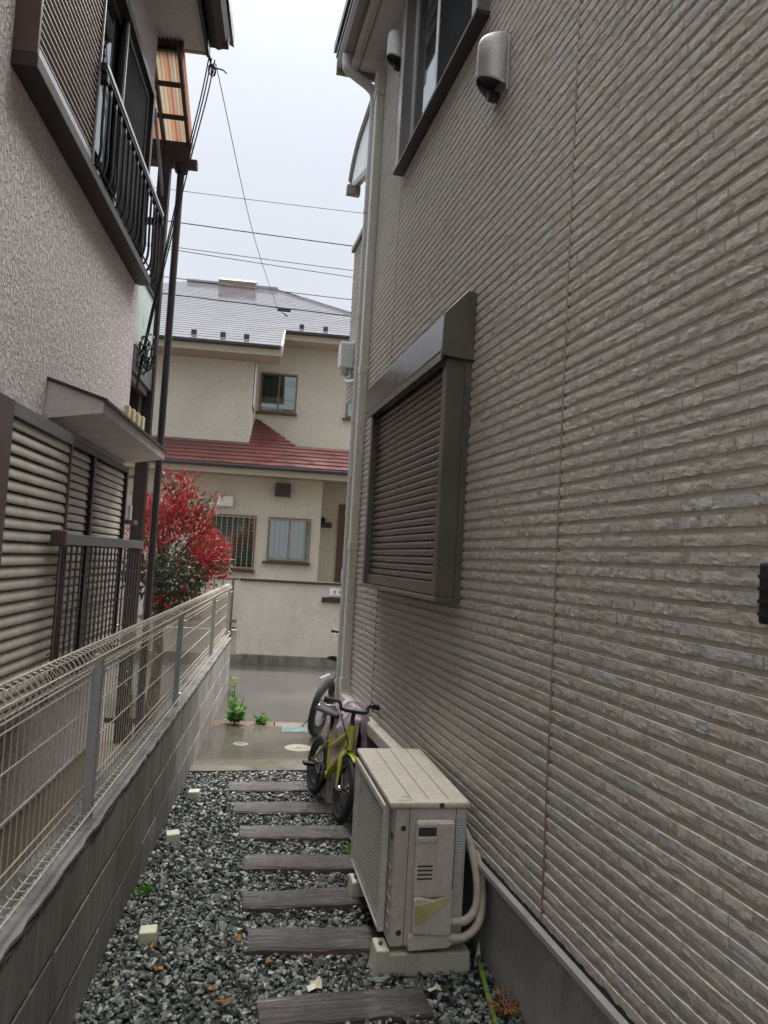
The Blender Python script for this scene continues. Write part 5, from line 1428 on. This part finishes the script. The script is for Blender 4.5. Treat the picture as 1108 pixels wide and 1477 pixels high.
# upper roof: hipped, with stepped tile courses
s2, ye = 0.474, 14.55
def zr(y): return 5.56+s2*(y-14.6)
RY = 23.0
n2 = 34; mb = MB()
def hipx(y, side): return (-0.92+0.61*(RY-y)) if side > 0 else (-3.5-0.61*(RY-y))
for i in range(n2):
    y0 = ye+(RY-ye)*i/n2; y1 = ye+(RY-ye)*(i+1)/n2
    x0a, x0b = max(XL-0.5, hipx(y0, -1)), max(XL-0.5, hipx(y1, -1))
    x1a, x1b = min(5.2, hipx(y0, 1)), min(5.2, hipx(y1, 1))
    if y1 < 16.31: x1a = x1b = -0.42
    sb = slab((x0a, x0b), (x1a, x1b), y0, y1, zr(y0), zr(y1), 0.010); mb.add(sb.v, sb.f)
ur = mb.build('upper_roof', 'roof_wet', K); ur['kind'] = 'stuff'
mb = MB(); mb.add([(-0.92, 23, zr(23)-0.02), (3.2, 16.3, zr(16.3)-0.05), (3.2, 29, zr(16.3)-0.05), (-3.5, 23, zr(23)-0.02), (XL-0.1, 16.3, zr(16.3)-0.05), (XL-0.1, 29, zr(16.3)-0.05)], [(0, 1, 2), (3, 5, 4), (0, 2, 5, 3)])
mb.build('roof_back', 'roof_wet', ur)
mb = MB(); beam(mb, (-3.55, 23, zr(23)+0.02), (-0.87, 23, zr(23)+0.02), 0.16, 0.07); beam(mb, (-0.92, 23, zr(23)+0.01), (3.16, 16.31, zr(16.31)+0.02), 0.10, 0.05)
mb.build('ridge_cap', 'roof_wet', ur)
mb = MB(); mb.prism([(22.5, zr(22.5)), (22.5, zr(22.5)+0.22), (23.1, zr(23)+0.24), (23.1, zr(23)-0.1)], -2.58, -1.5, 'x'); mb.build('ridge_vent', 'gate_brown', ur)
for x0, x1, y, nm in ((XL-0.5, -0.43, 14.55, 'L'), (-0.41, 5.2, 16.28, 'R')):
    f_ = MB().box(x0, x1, y+0.03, y+0.07, zr(y)-0.20, zr(y)-0.035).build('fascia', 'far_trim', K)
    box('gutter', 'far_gutter', f_, x0, x1-0.01, y-0.05, y+0.029, zr(y)-0.075, zr(y)-0.005, 0.015)
    box('soffit', 'far_trim', f_, x0, x1, y+0.07, y+0.75, zr(y)-0.20, zr(y)-0.18)
mb = MB(); mb.prism([(14.56, zr(14.56)-0.21), (14.56, zr(14.56)+0.0), (16.5, zr(16.5)+0.0), (16.5, zr(16.5)-0.21)], -0.425, -0.39, 'x'); mb.build('barge_board', 'far_trim', K)
box('rafter_end', 'wall_cap', K, -0.90, -0.62, 15.6, 15.9, 5.66, 5.72)
for x, y in ((-2.1, 14.9), (-1.55, 14.9), (-1.1, 14.9), (-0.06, 16.6), (0.46, 16.6)): box('snow_guard', 'dark_brown_metal', ur, x-0.05, x+0.05, y-0.03, y+0.05, zr(y)-0.01, zr(y)+0.09)
mb = MB(); mb.box(XL, 4.9, 17.12, 26, 0.1, 6.0); mb.box(XL, -1.15, YL_+0.21, 16.6, 3.3, 5.9); mb.box(XL, 0.3, FW+0.42, 16.6, 0.1, 2.95); mb.build('core', 'far_wall', K)

# ------------------------------------------------------------------ power lines along the road
for i, (z0, z1, rr_, sg_) in enumerate(((7.37, 7.34, 0.006, 0.15), (6.845, 6.76, 0.011, 0.12), (6.43, 6.345, 0.007, 0.12), (6.385, 6.23, 0.007, 0.12), (5.92, 5.85, 0.008, 0.14), (5.65, 5.575, 0.014, 0.1))):
    sl_ = (z1-z0)/3.0
    pts = [(x, 12.5, z0+sl_*(x+2.26)+sg_*((x/9.0)**2)) for x in np.linspace(-14, 14, 15)]
    cable('power_line', ['highest', 'second highest', 'third highest', 'fourth highest', 'second lowest', 'lowest, thick'][i]+' overhead cable strung along the road before the far roof', 'power line', pts, rr_, group='overhead cables along the road', sub=4)
o = MB().box(-0.06, 0.16, -0.02, 0.02, -0.03, 0.02).add([(-0.03, 0, -0.02), (0.1, 0, -0.12), (0.12, 0, -0.1)], [(0, 1, 2)]).build('cable_clamp', 'black_plastic', None, loc=(-0.40, 12.5, 5.58))
tag(o, 'small black clamp on the lowest overhead cable', 'clamp')
